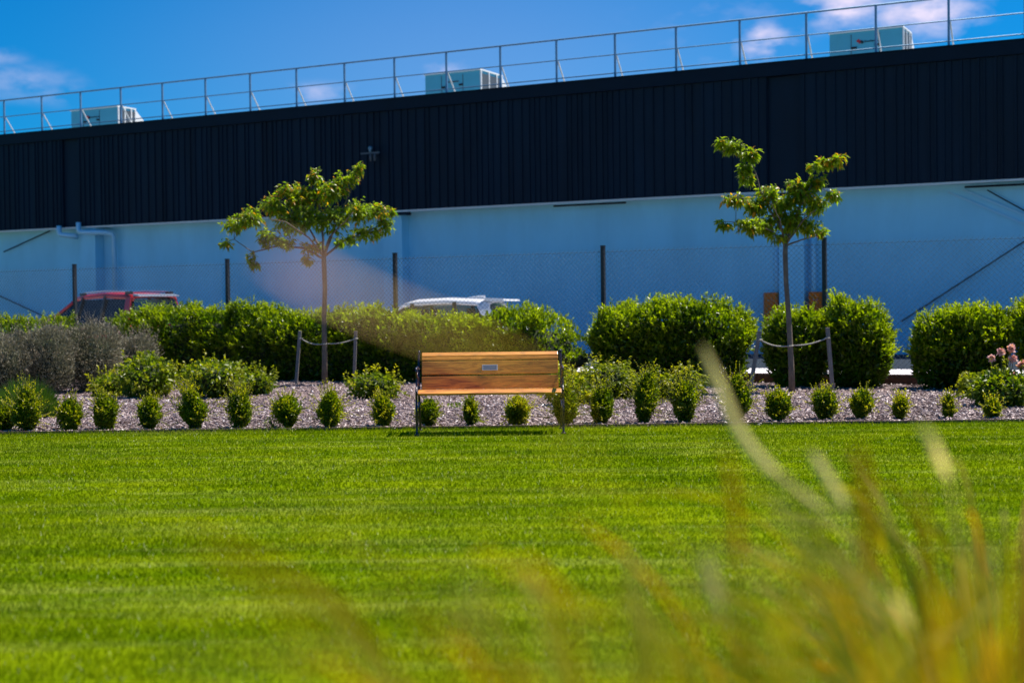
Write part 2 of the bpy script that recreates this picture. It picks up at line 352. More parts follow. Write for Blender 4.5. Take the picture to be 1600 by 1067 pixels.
def shrub(name, loc, size, nleaf, L, W, material, label, cat='shrub', group=None, power=2.5, rz=0, bump=.14, freq=6, depth=.30, up=.5, youngf=.3, shoots=0, shoot_len=.15,
          core=.66, stems=5, base_taper=0.0, z0=0.0, fold=.18, seed=None, leaf_name='foliage', zprof=None, young_bias=0.0, droop=0.0, core_mat=None, narrow=0.0):
    """leafy shrub: size = (half length, half depth, height)"""
    seed = seed if seed is not None else int(rng.integers(1e6))
    a, b_, h = size
    root = empty(name, (loc[0], loc[1], z0), rz, label=label, cat=cat, group=group)
    d = sphere_dirs(nleaf)
    # even out long shapes: choose positions on a stretched super-ellipsoid
    r = 1 / (np.abs(d) ** power).sum(1) ** (1 / power)
    P = d * r[:, None]
    if a > 1.5 * h:   # long hedge: spread x evenly
        P[:, 0] = np.sign(P[:, 0]) * np.where(rng.random(nleaf) < .12, np.abs(P[:, 0]), rng.random(nleaf) ** .9)
        yz = P[:, 1:]; nn = (np.abs(yz) ** power).sum(1) ** (1 / power); xx = np.abs(P[:, 0])
        k = (1 - xx ** 14) ** (1 / 4); P[:, 1:] = yz / nn[:, None] * k[:, None]
    inw = 1 - np.abs(rng.normal(size=nleaf)) * depth * .5; inw = np.clip(inw, (core or .3) * .95, 1.04)
    P *= inw[:, None]
    Q = P * np.array([a, b_, h / 2]); Q[:, 2] += h / 2
    wv = wob(Q, freq, seed) + .5 * wob(Q, freq * 2.7, seed + 1)
    Q[:, :2] *= (1 + bump * wv)[:, None]; topf = np.clip(Q[:, 2] / h, 0, 1.2)
    Q[:, 2] += bump * .65 * wob(Q * [1, 1, 0], freq * .9, seed + 2) * h * topf ** 2
    if base_taper: Q[:, :2] *= (1 - base_taper * (1 - np.clip(Q[:, 2] / (h * .55), 0, 1)) ** 1.5)[:, None]
    if narrow: Q[:, :2] *= (1 - narrow * np.clip(Q[:, 2] / h, 0, 1) ** 1.5)[:, None]
    if zprof is not None: Q[:, 2] *= np.interp(Q[:, 0], zprof[0], zprof[1]) ** np.clip(Q[:, 2] / h * 1.4, 0, 1)
    Q[:, 2] = np.maximum(Q[:, 2], .02)
    out = unit(P * np.array([1 / a, 1 / b_, 2 / h])); D = unit(out + rng.normal(size=Q.shape) * .75 + np.array([0, 0, up]))
    Nn = unit(out * .6 + rng.normal(size=Q.shape) * .7 + np.array([0, 0, .5]))
    sz = rng.uniform(.5, 1.35, nleaf)
    yo = np.clip((np.clip(inw, 0, 1) - .86) * 5, 0, 1) * rng.random(nleaf) * youngf * (.35 + 1.1 * np.clip(topf, 0, 1)) + young_bias * rng.random(nleaf)
    Ls = L * sz; Ws = W * sz
    AP, AD, AN, AL, AW, AY = [Q], [D], [Nn], [Ls], [Ws], [yo]
    tw = MB()
    if shoots:
        cand = np.where((inw > .9) & (topf > (.42 if h > .9 else .22)))[0]
        pick = rng.choice(cand, min(shoots, len(cand)), replace=False)
        for i in pick:
            upness = topf[i]
            sd_ = Vector(out[i] * (1.1 - .6 * upness) + np.array([0, 0, .9 * upness + .1]) + rng.normal(size=3) * .3).normalized(); sl = shoot_len * rng.uniform(.5, 1.3)
            p0 = Vector(Q[i]); m = 10
            ts = np.linspace(.05, 1, m)
            pts = np.array([list(p0 + sd_ * sl * t_) for t_ in ts])
            rad = unit(rng.normal(size=(m, 3)) + .9 * np.array(sd_)[None] * (1 + ts[:, None]))
            AP.append(pts); AD.append(rad); AN.append(unit(rng.normal(size=(m, 3)) + [0, 0, .7])); AL.append(L * (1.05 - .35 * ts)); AW.append(W * (1.05 - .35 * ts))
            AY.append(np.clip(youngf * (.5 + .9 * ts) * rng.uniform(.5, 1.1), 0, 1))
            tw.tube([p0, p0 + sd_ * sl], [.003, .0015], 3)
    P_, D_, N_, L_, W_, Y_ = (np.concatenate(x) for x in (AP, AD, AN, AL, AW, AY))
    cl_ = wob(P_, 5 if h > .7 else 14, seed + 5)
    leaves(leaf_name, P_, D_, N_, L_, W_, material, root, tint=np.clip(.48 + .38 * cl_ + .26 * rng.normal(size=len(P_)), 0, 1), young=np.clip(Y_ * (1 + .7 * cl_), 0, 1), fold=fold, droop=droop)
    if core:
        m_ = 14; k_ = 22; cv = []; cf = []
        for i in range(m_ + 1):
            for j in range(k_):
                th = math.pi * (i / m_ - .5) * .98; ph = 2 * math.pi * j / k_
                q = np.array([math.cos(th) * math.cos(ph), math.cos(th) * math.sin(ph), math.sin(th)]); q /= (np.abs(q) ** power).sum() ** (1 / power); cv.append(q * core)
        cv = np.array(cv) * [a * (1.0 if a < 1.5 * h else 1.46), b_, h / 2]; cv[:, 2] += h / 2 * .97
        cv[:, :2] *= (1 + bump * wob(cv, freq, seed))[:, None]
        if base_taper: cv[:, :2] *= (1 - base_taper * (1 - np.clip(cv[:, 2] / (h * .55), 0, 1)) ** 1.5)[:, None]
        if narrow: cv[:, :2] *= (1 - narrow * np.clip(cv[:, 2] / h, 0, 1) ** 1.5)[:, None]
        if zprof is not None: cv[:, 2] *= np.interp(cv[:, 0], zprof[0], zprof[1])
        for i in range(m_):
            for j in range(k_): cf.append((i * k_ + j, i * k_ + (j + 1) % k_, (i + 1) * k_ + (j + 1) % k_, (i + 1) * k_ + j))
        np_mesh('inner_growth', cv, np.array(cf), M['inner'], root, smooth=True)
    # stems
    for k in range(stems):
        x = rng.uniform(-.75, .75) * a * (1 if a > 1.5 * h else .35); y = rng.uniform(-.3, .3) * b_
        for q in range(4):
            ex = x + rng.uniform(-.45, .45) * min(a, h * .7); ey = y + rng.uniform(-.6, .6) * b_; ez = h * rng.uniform(.55, .85)
            tw.tube([(x, y, -.02), (x * .6 + ex * .4, y * .6 + ey * .4, ez * .5), (ex, ey, ez)], [.010 * h + .003, .007 * h + .002, .002], 4)
    if tw.v: tw.build('stems', M['twig'], root)
    return root

# ------------------------------------------------------------------ setting: ground sheets
FD = Vector((-.888, .460, 0)).normalized(); FN = Vector((.460, .888, 0)).normalized(); F0 = Vector((5.17, 23.5, 0))   # fence line
FRZ = math.atan2(-FD.y, -FD.x)
def on_fence(px, off=0):
    """point of the line parallel to the fence, off metres behind it"""
    k = (px - 800) / FPX; o = F0 + FN * off
    t_ = (k * o.y - o.x) / (FD.x - k * FD.y); return o + FD * t_
def sheet(name, pts, z, m):
    mb = MB(); mb.v = [(p[0], p[1], z) for p in pts]; mb.f = [tuple(range(len(pts)))]
    o = mb.build(name, m); o['kind'] = 'structure'; return o
M['far'] = mat('far_ground', (.09, .12, .03), .9, noise=.3, nscale=.3)
sheet('ground', [(-900, -60), (900, -60), (900, 1500), (-900, 1500)], -.03, M['far'])
EDGE = 15.38
sheet('lawn', [(-26, -6), (26, -6), (26, EDGE), (-26, EDGE)], -.004, M['lawn'])
a0 = F0 - FD * 26; a1 = F0 + FD * 34
sheet('garden_bed', [(-26, EDGE), (26, EDGE), (a0.x, max(a0.y, EDGE + .1)), (a1.x, a1.y), (-40, 30)], .004, M['mulch_base'])
b0 = a0 + FN * 22; b1 = a1 + FN * 22
lot = MB(); p_ = [a0 + FN * .12, a1 + FN * .12, b1, b0]
lot.v = [(q.x, q.y, z) for z in (-.02, .06) for q in p_]; lot.f = [(0, 1, 5, 4), (1, 2, 6, 5), (2, 3, 7, 6), (3, 0, 4, 7), (4, 5, 6, 7)]
tag(lot.build('car_park', M['concrete']), kind='structure')
dr = MB(); q_ = [a0 + FN * 4.6, a1 + FN * 4.6, b1, b0]  # building's shade on the car park, put in as a dark navy sheet
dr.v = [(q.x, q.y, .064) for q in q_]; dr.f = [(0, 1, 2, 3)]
M['lot_shade'] = mat('lot_shade_tone', (.008, .018, .034), .8, noise=.3, nscale=3, bump=.4, bscale=80, spec=.2)
tag(dr.build('lot_shade_strip', M['lot_shade']), kind='structure')
eb = MB()
eb.box(-26, 26, EDGE - .012, EDGE + .012, -.03, .028)
tag(eb.build('lawn_edging', M['edge_conc']), 'thin low brown edging strip between the lawn and the bark bed', 'edging')
fb = MB(); fb.bar(a0 + FN * .03 + Vector((0, 0, .07)), a1 + FN * .03 + Vector((0, 0, .07)), .05, .20)
tag(fb.build('timber_board', M['timber']), 'low dark timber retaining board along the foot of the fence', 'edging')

# lawn grass blades
def grass_blades():
    Vs = []; T = []
    def area(y0, y1, dens, wdt, ht):
        hw0 = 2.2 + y0 * .40; hw1 = 2.2 + y1 * .40; hw = max(hw0, hw1)
        n = int((y1 - y0) * 2 * hw * dens)
        x = rng.uniform(-hw, hw, n); y = rng.uniform(y0, y1, n)
        k = np.abs(x) < 2.2 + y * .40; x = x[k]; y = y[k]; n = len(x)
        P = np.stack([x, y, np.full(n, -.004)], 1)
        lean = rng.normal(size=(n, 2)) * .45; lean[:, 0] += .10 * np.sin(y * 5.2 + x * .2)
        h = ht * rng.uniform(.5, 1.25, n) * (1 + .3 * wob(P * [.3, 1, 0], 4, 3))
        ang = rng.uniform(0, math.pi, n); wx = np.cos(ang) * wdt * .5; wy = np.sin(ang) * wdt * .5
        V = np.empty((n, 3, 3)); V[:, 0] = P + np.stack([wx, wy, 0 * wx], 1); V[:, 1] = P - np.stack([wx, wy, 0 * wx], 1)
        V[:, 2] = P + np.stack([lean[:, 0] * h, lean[:, 1] * h, h], 1)
        Vs.append(V.reshape(-1, 3)); T.append(np.repeat(np.clip(rng.normal(.5, .25, n), 0, 1), 3))
    area(3.4, 6.5, 7500, .0042, .022); area(6.5, 10, 4200, .006, .021); area(10, EDGE - .02, 2500, .009, .020)
    area(EDGE - .12, EDGE + .005, 2500, .006, .045)
    V = np.concatenate(Vs); tt = np.concatenate(T)
    o = np_mesh('lawn_grass', V, np.arange(len(V)).reshape(-1, 3), M['blade'], None, {'tint': tt})
    tag(o, 'short mown green grass blades covering the lawn', 'grass', kind='stuff')
grass_blades()

# bark chips
def chips():
    Vs = []; Ts = []; Ys = []
    def area(y0, y1, dens, L, x0=-10.5, x1=10.5):
        n = int((y1 - y0) * (x1 - x0) * dens)
        P = np.stack([rng.uniform(x0, x1, n), rng.uniform(y0, y1, n), np.abs(rng.normal(0, .010, n)) + .006], 1)
        k = ((P[:, :2] - np.array(F0[:2])) @ np.array(FN[:2])) < -.05; P = P[k]; n = len(P)
        az = rng.uniform(0, 2 * math.pi, n); pit = rng.normal(0, .32, n); rol = rng.normal(0, .45, n)
        D = np.stack([np.cos(az) * np.cos(pit), np.sin(az) * np.cos(pit), np.sin(pit)], 1)
        S = unit(np.cross(D, np.array([[0, 0, 1.0]]))); U = np.cross(S, D)
        S2 = S * np.cos(rol)[:, None] + U * np.sin(rol)[:, None]; U2 = np.cross(S2, D)
        l = (L * rng.uniform(.35, 1.1, n))[:, None]; wd = (L * rng.uniform(.12, .38, n))[:, None]; th = .006
        V = np.empty((n, 6, 3))
        V[:, 0] = P - D * l * .5 - S2 * wd * .35; V[:, 1] = P - D * l * .4 + S2 * wd * .5; V[:, 2] = P + D * l * .5 + S2 * wd * .3; V[:, 3] = P + D * l * .38 - S2 * wd * .5
        V[:, 4] = P - D * l * .3 - U2 * th; V[:, 5] = P + D * l * .3 - U2 * th
        cl_ = wob(P, 2.2, 77)
        Vs.append(V.reshape(-1, 3)); Ts.append(np.repeat(np.clip(.42 + .3 * cl_ + .3 * rng.normal(size=n), 0, 1), 6)); Ys.append(np.repeat((rng.random(n) > .84 - .06 * cl_) * rng.random(n), 6))
    area(EDGE - .10, EDGE - .01, 26, .05)
    area(EDGE + .01, 17.6, 760, .078); area(17.6, 20.5, 460, .085); area(20.5, 26, 220, .09); area(26, 31, 110, .08, -13, -2)
    V = np.concatenate(Vs); n = len(V) // 6
    F = np.array([[0, 1, 2], [0, 2, 3], [0, 4, 1], [1, 4, 5], [1, 5, 2], [2, 5, 3], [3, 5, 4], [3, 4, 0]])
    FF = (F[None] + (np.arange(n) * 6)[:, None, None]).reshape(-1, 3)
    tag(np_mesh('bark_chips', V, FF, M['chip'], None, {'tint': np.concatenate(Ts), 'young': np.concatenate(Ys)}), 'pale pinkish grey bark chips covering the garden bed', 'mulch', kind='stuff')
chips()

# ------------------------------------------------------------------ warehouse
BRZ = R(-27.3); BO = Vector((9.88, 36.0, 0))
wh = empty('warehouse', BO, BRZ, label='long warehouse with near black ribbed upper cladding over a shaded pale blue wall', cat='building')
U0, U1 = -46.0, 20.0; CZ0, CZ1 = 4.30, 7.27; CY = -.50
PIL = [-39.4, -27.27, -15.2, -3.06, 9.1]
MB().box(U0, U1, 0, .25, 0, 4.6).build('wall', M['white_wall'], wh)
MB().box(U0, U1, CY + .10, .26, CZ0 - .002, CZ0 + .05).build('soffit', M['flash'], wh)
ml = MB(); ml.box(U0, U1, CY - .035, CY + .02, CZ0 - .045, CZ0 + .01); ml.build('flashing', M['flash'], wh)
cl = MB()
segs = []; x = U0
for pu in PIL:
    if abs(pu + 15.2) < 1: continue
    gap = (pu - .68, pu + .02) if pu < -20 else (pu - .25, pu + .62)
    segs.append((x, gap[0])); x = gap[1]
segs.append((x, U1))
for i, (s0, s1) in enumerate(segs):
    cl.box(s0, s1, CY, CY + .3, CZ0 + .012, CZ1)
    if i < len(segs) - 1: cl.box(s1, segs[i + 1][0], CY + .09, CY + .3, CZ0 + .012, CZ1)
cl.build('cladding', M['clad'], wh)
rb = MB(); r_ = random.Random(3)
for (s0, s1) in segs:
    x = s0 + .08
    while x < s1 - .06:
        wd = .035 + .02 * (r_.random() < .3)
        zt = CZ1 + .004
        rb.prism([(x, CY + .002), (x + .012, CY - .042), (x + wd, CY - .042), (x + wd + .014, CY + .002)], CZ0 + .016, zt, 'Z')
        x += r_.choice([.16, .20, .24, .30])
rb.build('cladding_rib', M['clad_rib'], wh)
fa = MB(); fa.box(U0, U1, CY - .09, .0, CZ1 + .006, CZ1 + .33); fa.box(U0, U1, CY - .115, .03, CZ1 + .334, CZ1 + .365)
fa.build('fascia', M['fascia'], wh)
MB().box(U0, U1, .004, 16, CZ1 - .05, CZ1 + .16).build('roof', M['roof'], wh)
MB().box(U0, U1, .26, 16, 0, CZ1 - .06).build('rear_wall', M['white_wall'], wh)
for pu in PIL:
    ps = MB(); ps.box(pu, pu + .66, -.42, -.004, .06, CZ0 - .05); o = ps.build('pilaster', M['white_wall'], wh)
    cp = MB(); cp.box(pu - .05, pu + .74, -.47, -.006, CZ0 - .11, CZ0 - .052); cp.build('cap', M['fascia'] if pu > -20 else M['white_wall'], o)
# cross bracing on the wall
for (ua, za, ub, zb, w_) in [(.0, .9, 4.4, 3.75, .035), (2.1, 4.1, 8.0, .4, .03), (-31.2, 3.6, -29.0, 4.25, .035), (-33.0, 2.6, -26.5, .3, .02)]:
    MB().bar((ua, -.09, za), (ub, -.09, zb), w_, .03).build('brace_rod', M['fascia'], wh)
MB().bar((1.5, -.05, 4.15), (3.7, -.05, 3.1), .02, .05).build('brace_channel', M['pipe'], wh)
MB().bar((1.15, -.05, 4.10), (3.5, -.05, 2.98), .02, .05).build('brace_channel', M['pipe'], wh)
MB().box(1.6, 4.2, -.30, -.26, 4.16, 4.21).build('vent_slot', M['fascia'], wh)
MB().box(-9.6, -7.4, -.30, -.26, 4.20, 4.245).build('vent_slot', M['fascia'], wh)
# second wall cap piece at the middle pilaster
MB().box(-15.3, -14.2, -.56, -.46, CZ0 - .13, CZ0 - .052).build('bracket', M['fascia'], wh)
# downpipes (carried by the wall)
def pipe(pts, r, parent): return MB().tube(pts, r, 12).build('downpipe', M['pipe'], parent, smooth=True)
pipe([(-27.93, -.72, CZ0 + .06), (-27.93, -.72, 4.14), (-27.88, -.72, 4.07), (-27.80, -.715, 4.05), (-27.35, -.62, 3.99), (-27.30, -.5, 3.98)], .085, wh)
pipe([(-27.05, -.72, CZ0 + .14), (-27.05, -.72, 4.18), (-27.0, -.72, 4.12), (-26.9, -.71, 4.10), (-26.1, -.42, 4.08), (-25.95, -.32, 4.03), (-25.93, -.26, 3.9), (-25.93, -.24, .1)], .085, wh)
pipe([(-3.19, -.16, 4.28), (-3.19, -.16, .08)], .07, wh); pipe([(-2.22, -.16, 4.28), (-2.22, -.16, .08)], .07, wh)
# orange guards round the feet of the two right hand pipes: folded steel channels
def guard(u, label, zt):
    g_ = empty('pipe_guard', BO + Matrix.Rotation(BRZ, 3, 'Z') @ Vector((u, -.45, .06)), BRZ, label=label, cat='pipe guard', group='orange pipe guards on the warehouse wall')
    ch = MB(); ch.prism([(-.19, .40), (-.19, .06), (-.13, 0), (.13, 0), (.19, .06), (.19, .40), (.17, .40), (.17, .07), (.12, .02), (-.12, .02), (-.17, .07), (-.17, .40)], 0, zt, 'Z')
    ch.build('channel', M['orange'], g_)
    for z in (.3, 1.1, zt - .2):
        for s in (-.05, .05): MB().lathe((s, -.008, z), [(.014, .008), (.014, -.004)], 8, 'Y').build('bolt', M['galv'], g_)
guard(-3.30, 'orange painted downpipe guard left of the right tree trunk', 1.62)
guard(-2.10, 'orange painted downpipe guard right of the right tree trunk', 1.62)

M['sensor'] = mat('sensor_plastic', (.10, .22, .30), .5)
# wall light on the cladding
wl = empty('wall_light', BO + Matrix.Rotation(BRZ, 3, 'Z') @ Vector((-15.35, CY - .04, 6.02)), BRZ, label='small dark floodlight bracket with round sensor high on the black cladding', cat='wall light')
MB().box(-.36, .30, -.26, -.22, -.02, .03).box(.06, .12, -.22, 0, -.015, .025).build('bracket', M['hvac_grille'], wl)
MB().lathe((-.03, -.24, .12), [(.005, -.09), (.03, -.08), (.04, -.03), (.065, .02), (.06, .06), (.03, .085), (.004, .09)], 12).build('sensor', M['sensor'], wl, smooth=True)
for s in (-.02, .13): MB().lathe((s, -.24, -.14), [(.035, -.10), (.035, .08), (.02, .12)], 10).build('lamp_tube', M['hvac_grille'], wl, smooth=True)

# roof railing
rl = empty('roof_railing', BO + Matrix.Rotation(BRZ, 3, 'Z') @ Vector((0, -.27, CZ1 + .365)), BRZ, label='galvanised safety railing running along the whole roof edge', cat='railing')
RT = 8.87 - CZ1 - .365
MB().tube([(U0, 0, RT), (U1, 0, RT)], .026, 8).build('top_rail', M['galv'], rl, smooth=True)
MB().tube([(U0, .03, RT * .54), (U1, .03, RT * .54)], .016, 8).build('mid_rail', M['galv'], rl, smooth=True)
MB().tube([(U0, .03, RT * .13), (U1, .03, RT * .13)], .016, 8).build('bottom_rail', M['galv'], rl, smooth=True)
k = -45
u = 3.02 - 1.783 * 27
while u < U1:
    po = MB().box(u - .028, u + .028, -.02, .02, -.01, RT - .026).box(u - .06, u + .06, -.05, .10, 0, .02).build('post', M['galv'], rl)
    MB().bar((u + .03, .02, RT * .52), (u + .03, .52, .03), .035, .022).bar((u + .03, -.02, .035), (u + .03, .6, .035), .05, .03).build('brace', M['hvac_white'], po)
    u += 1.783

# rooftop units
def hvac(u, label, badge, wdt=2.05, dep=1.15):
    e = empty('rooftop_unit', BO + Matrix.Rotation(BRZ, 3, 'Z') @ Vector((u, 4.0, CZ1 + .16)), BRZ, label=label, cat='air conditioner', group='air conditioning units on the roof')
    Ht = 9.10 - CZ1 - .16
    b = MB().box(0, wdt, 0, dep, .12, Ht - .03).build('casing', M['hvac'], e)
    MB().box(-.03, wdt + .03, -.03, dep + .03, Ht - .028, Ht + .02).build('top_trim', M['hvac_white'], e)
    MB().box(-.02, wdt + .02, .0, dep, 0, .118).build('base_frame', M['hvac_grille'], e)
    ps = MB()
    for x in (.62, 1.42): ps.box(x - .008, x + .008, -.012, -.002, .2, Ht - .1)
    for x in (.35, 1.15, 1.75): ps.box(x, x + .012, -.008, -.001, .22, .3)
    ps.build('panel_seam', M['hvac_grille'], b)
    MB().box(.62, .78, -.03, -.013, 1.16, 1.22).build('handle', M['black'], b); MB().box(1.28, 1.42, -.03, -.013, 1.20, 1.26).build('handle', M['black'], b)
    # louvred right side, white corner posts
    MB().box(wdt + .004, wdt + .03, .06, dep - .04, .2, Ht - .12).build('side_grille', M['hvac_grille'], b)
    cp = MB()
    for y in (0, dep * .36, dep * .72, dep - .05): cp.box(wdt + .006, wdt + .045, y, y + .05, .12, Ht - .032)
    cp.build('corner_post', M['hvac_white'], b)
    # sloping intake hood behind
    MB().prism([(dep + .035, Ht - .06), (dep + .9, Ht - .75), (dep + .9, .2), (dep + .035, .2)], .12, wdt + .02, 'X').build('intake_hood', M['hvac_white'], e)
    if badge:
        mk = MB().prism([(.76, 1.38), (.83, 1.435), (.93, 1.345), (.86, 1.29)], -.016, -.006, 'Y').build('badge', M['red_mark'], b)
        tx = MB().prism([(.86, 1.345), (.92, 1.39), (.99, 1.325), (.93, 1.285)], -.020, -.008, 'Y'); x = 1.0
        for w_, h_ in [(.035, .05), (.03, .035), (.04, .035), (.03, .05), (.04, .035), (.035, .045), (.03, .035), (.05, .035)]:
            tx.box(x, x + w_, -.012, -.003, 1.325, 1.325 + h_); x += w_ + .018
        tx.build('lettering', M['black'], b)
    else:
        MB().box(.84, 1.26, -.012, -.003, 1.33, 1.37).build('name_strip', M['hvac_grille'], b)
    return e
hvac(-31.9, 'white air conditioner on the roof above the red car, leftmost of the three', True, 2.3, .95)
hvac(-16.28, 'grey green air conditioner with slatted side on the roof above the left tree', False, 2.05, 1.5)
hvac(-2.84, 'teal air conditioner with small red badge on the roof above the right tree', True, 2.05, 1.1)

# ------------------------------------------------------------------ chain link fence
fe = empty('chain_link_fence', F0, FRZ, label='tall black post chain link fence behind the hedges', cat='fence')
FH = 2.36; XL, XR = -31.0, 14.0      # local x to the right
def mesh_wires():
    p = .062; Vv = []; Ff = []; rad = .0021; ofs = .003
    sq = [(rad, 0), (0, rad), (-rad, 0), (0, -rad)]
    ux = (XR - XL); n = int((ux + FH) / (p * 1.414)) + 1
    z0, z1 = .10, FH - .03
    for sgn in (1, -1):
        for i in range(n + 1):
            xs = XL - FH + i * p * 1.414
            xa, xb = (xs, xs + (z1 - z0)) if sgn > 0 else (xs + (z1 - z0), xs)
            za, zb = z0, z1
            # clip
            def clip(xa, za, xb, zb):
                for lim, lo in ((XL, True), (XR, False)):
                    if lo:
                        if xa < lim and xb < lim: return None
                        if xa < lim: f = (lim - xa) / (xb - xa); za = za + f * (zb - za); xa = lim
                        if xb < lim: f = (lim - xa) / (xb - xa); zb = za + f * (zb - za); xb = lim
                    else:
                        if xa > lim and xb > lim: return None
                        if xa > lim: f = (lim - xa) / (xb - xa); za = za + f * (zb - za); xa = lim
                        if xb > lim: f = (lim - xa) / (xb - xa); zb = za + f * (zb - za); xb = lim
                return xa, za, xb, zb
            c_ = clip(xa, za, xb, zb)
            if not c_: continue
            xa, za, xb, zb = c_
            b_ = len(Vv); y = ofs * sgn
            for (xx, zz) in ((xa, za), (xb, zb)):
                for (dy, dn) in sq: Vv.append((xx + dn * .707 * (-sgn), y + dy, zz + dn * .707))
            for k in range(4): Ff.append((b_ + k, b_ + (k + 1) % 4, b_ + 4 + (k + 1) % 4, b_ + 4 + k))
            # knuckled top barb
            if za != zb and abs(zb - z1) < .01 and sgn > 0:
                b_ = len(Vv)
                for (xx, zz) in ((xb, zb), (xb + .012, zb + .03)):
                    for (dy, dn) in sq: Vv.append((xx + dn * .7, y + dy, zz))
                for k in range(4): Ff.append((b_ + k, b_ + (k + 1) % 4, b_ + 4 + (k + 1) % 4, b_ + 4 + k))
    o = np_mesh('wire_mesh', np.array(Vv), np.array(Ff), M['wire'], fe); return o
mesh_wires()
MB().tube([(XL, .006, FH - .06), (XR, .006, FH - .06)], .003, 5).build('top_wire', M['wire'], fe)
MB().tube([(XL, .006, .13), (XR, .006, .13)], .003, 5).build('bottom_wire', M['wire'], fe)
for px in [-160, 116, 355, 617, 942, 1288, 1690]:
    p = on_fence(px); x = (p - F0).dot(-FD)
    MB().box(x - .034, x + .034, .012, .08, -.05, FH + .04).box(x - .038, x + .038, .008, .084, FH + .042, FH + .06).build('post', M['post'], fe)

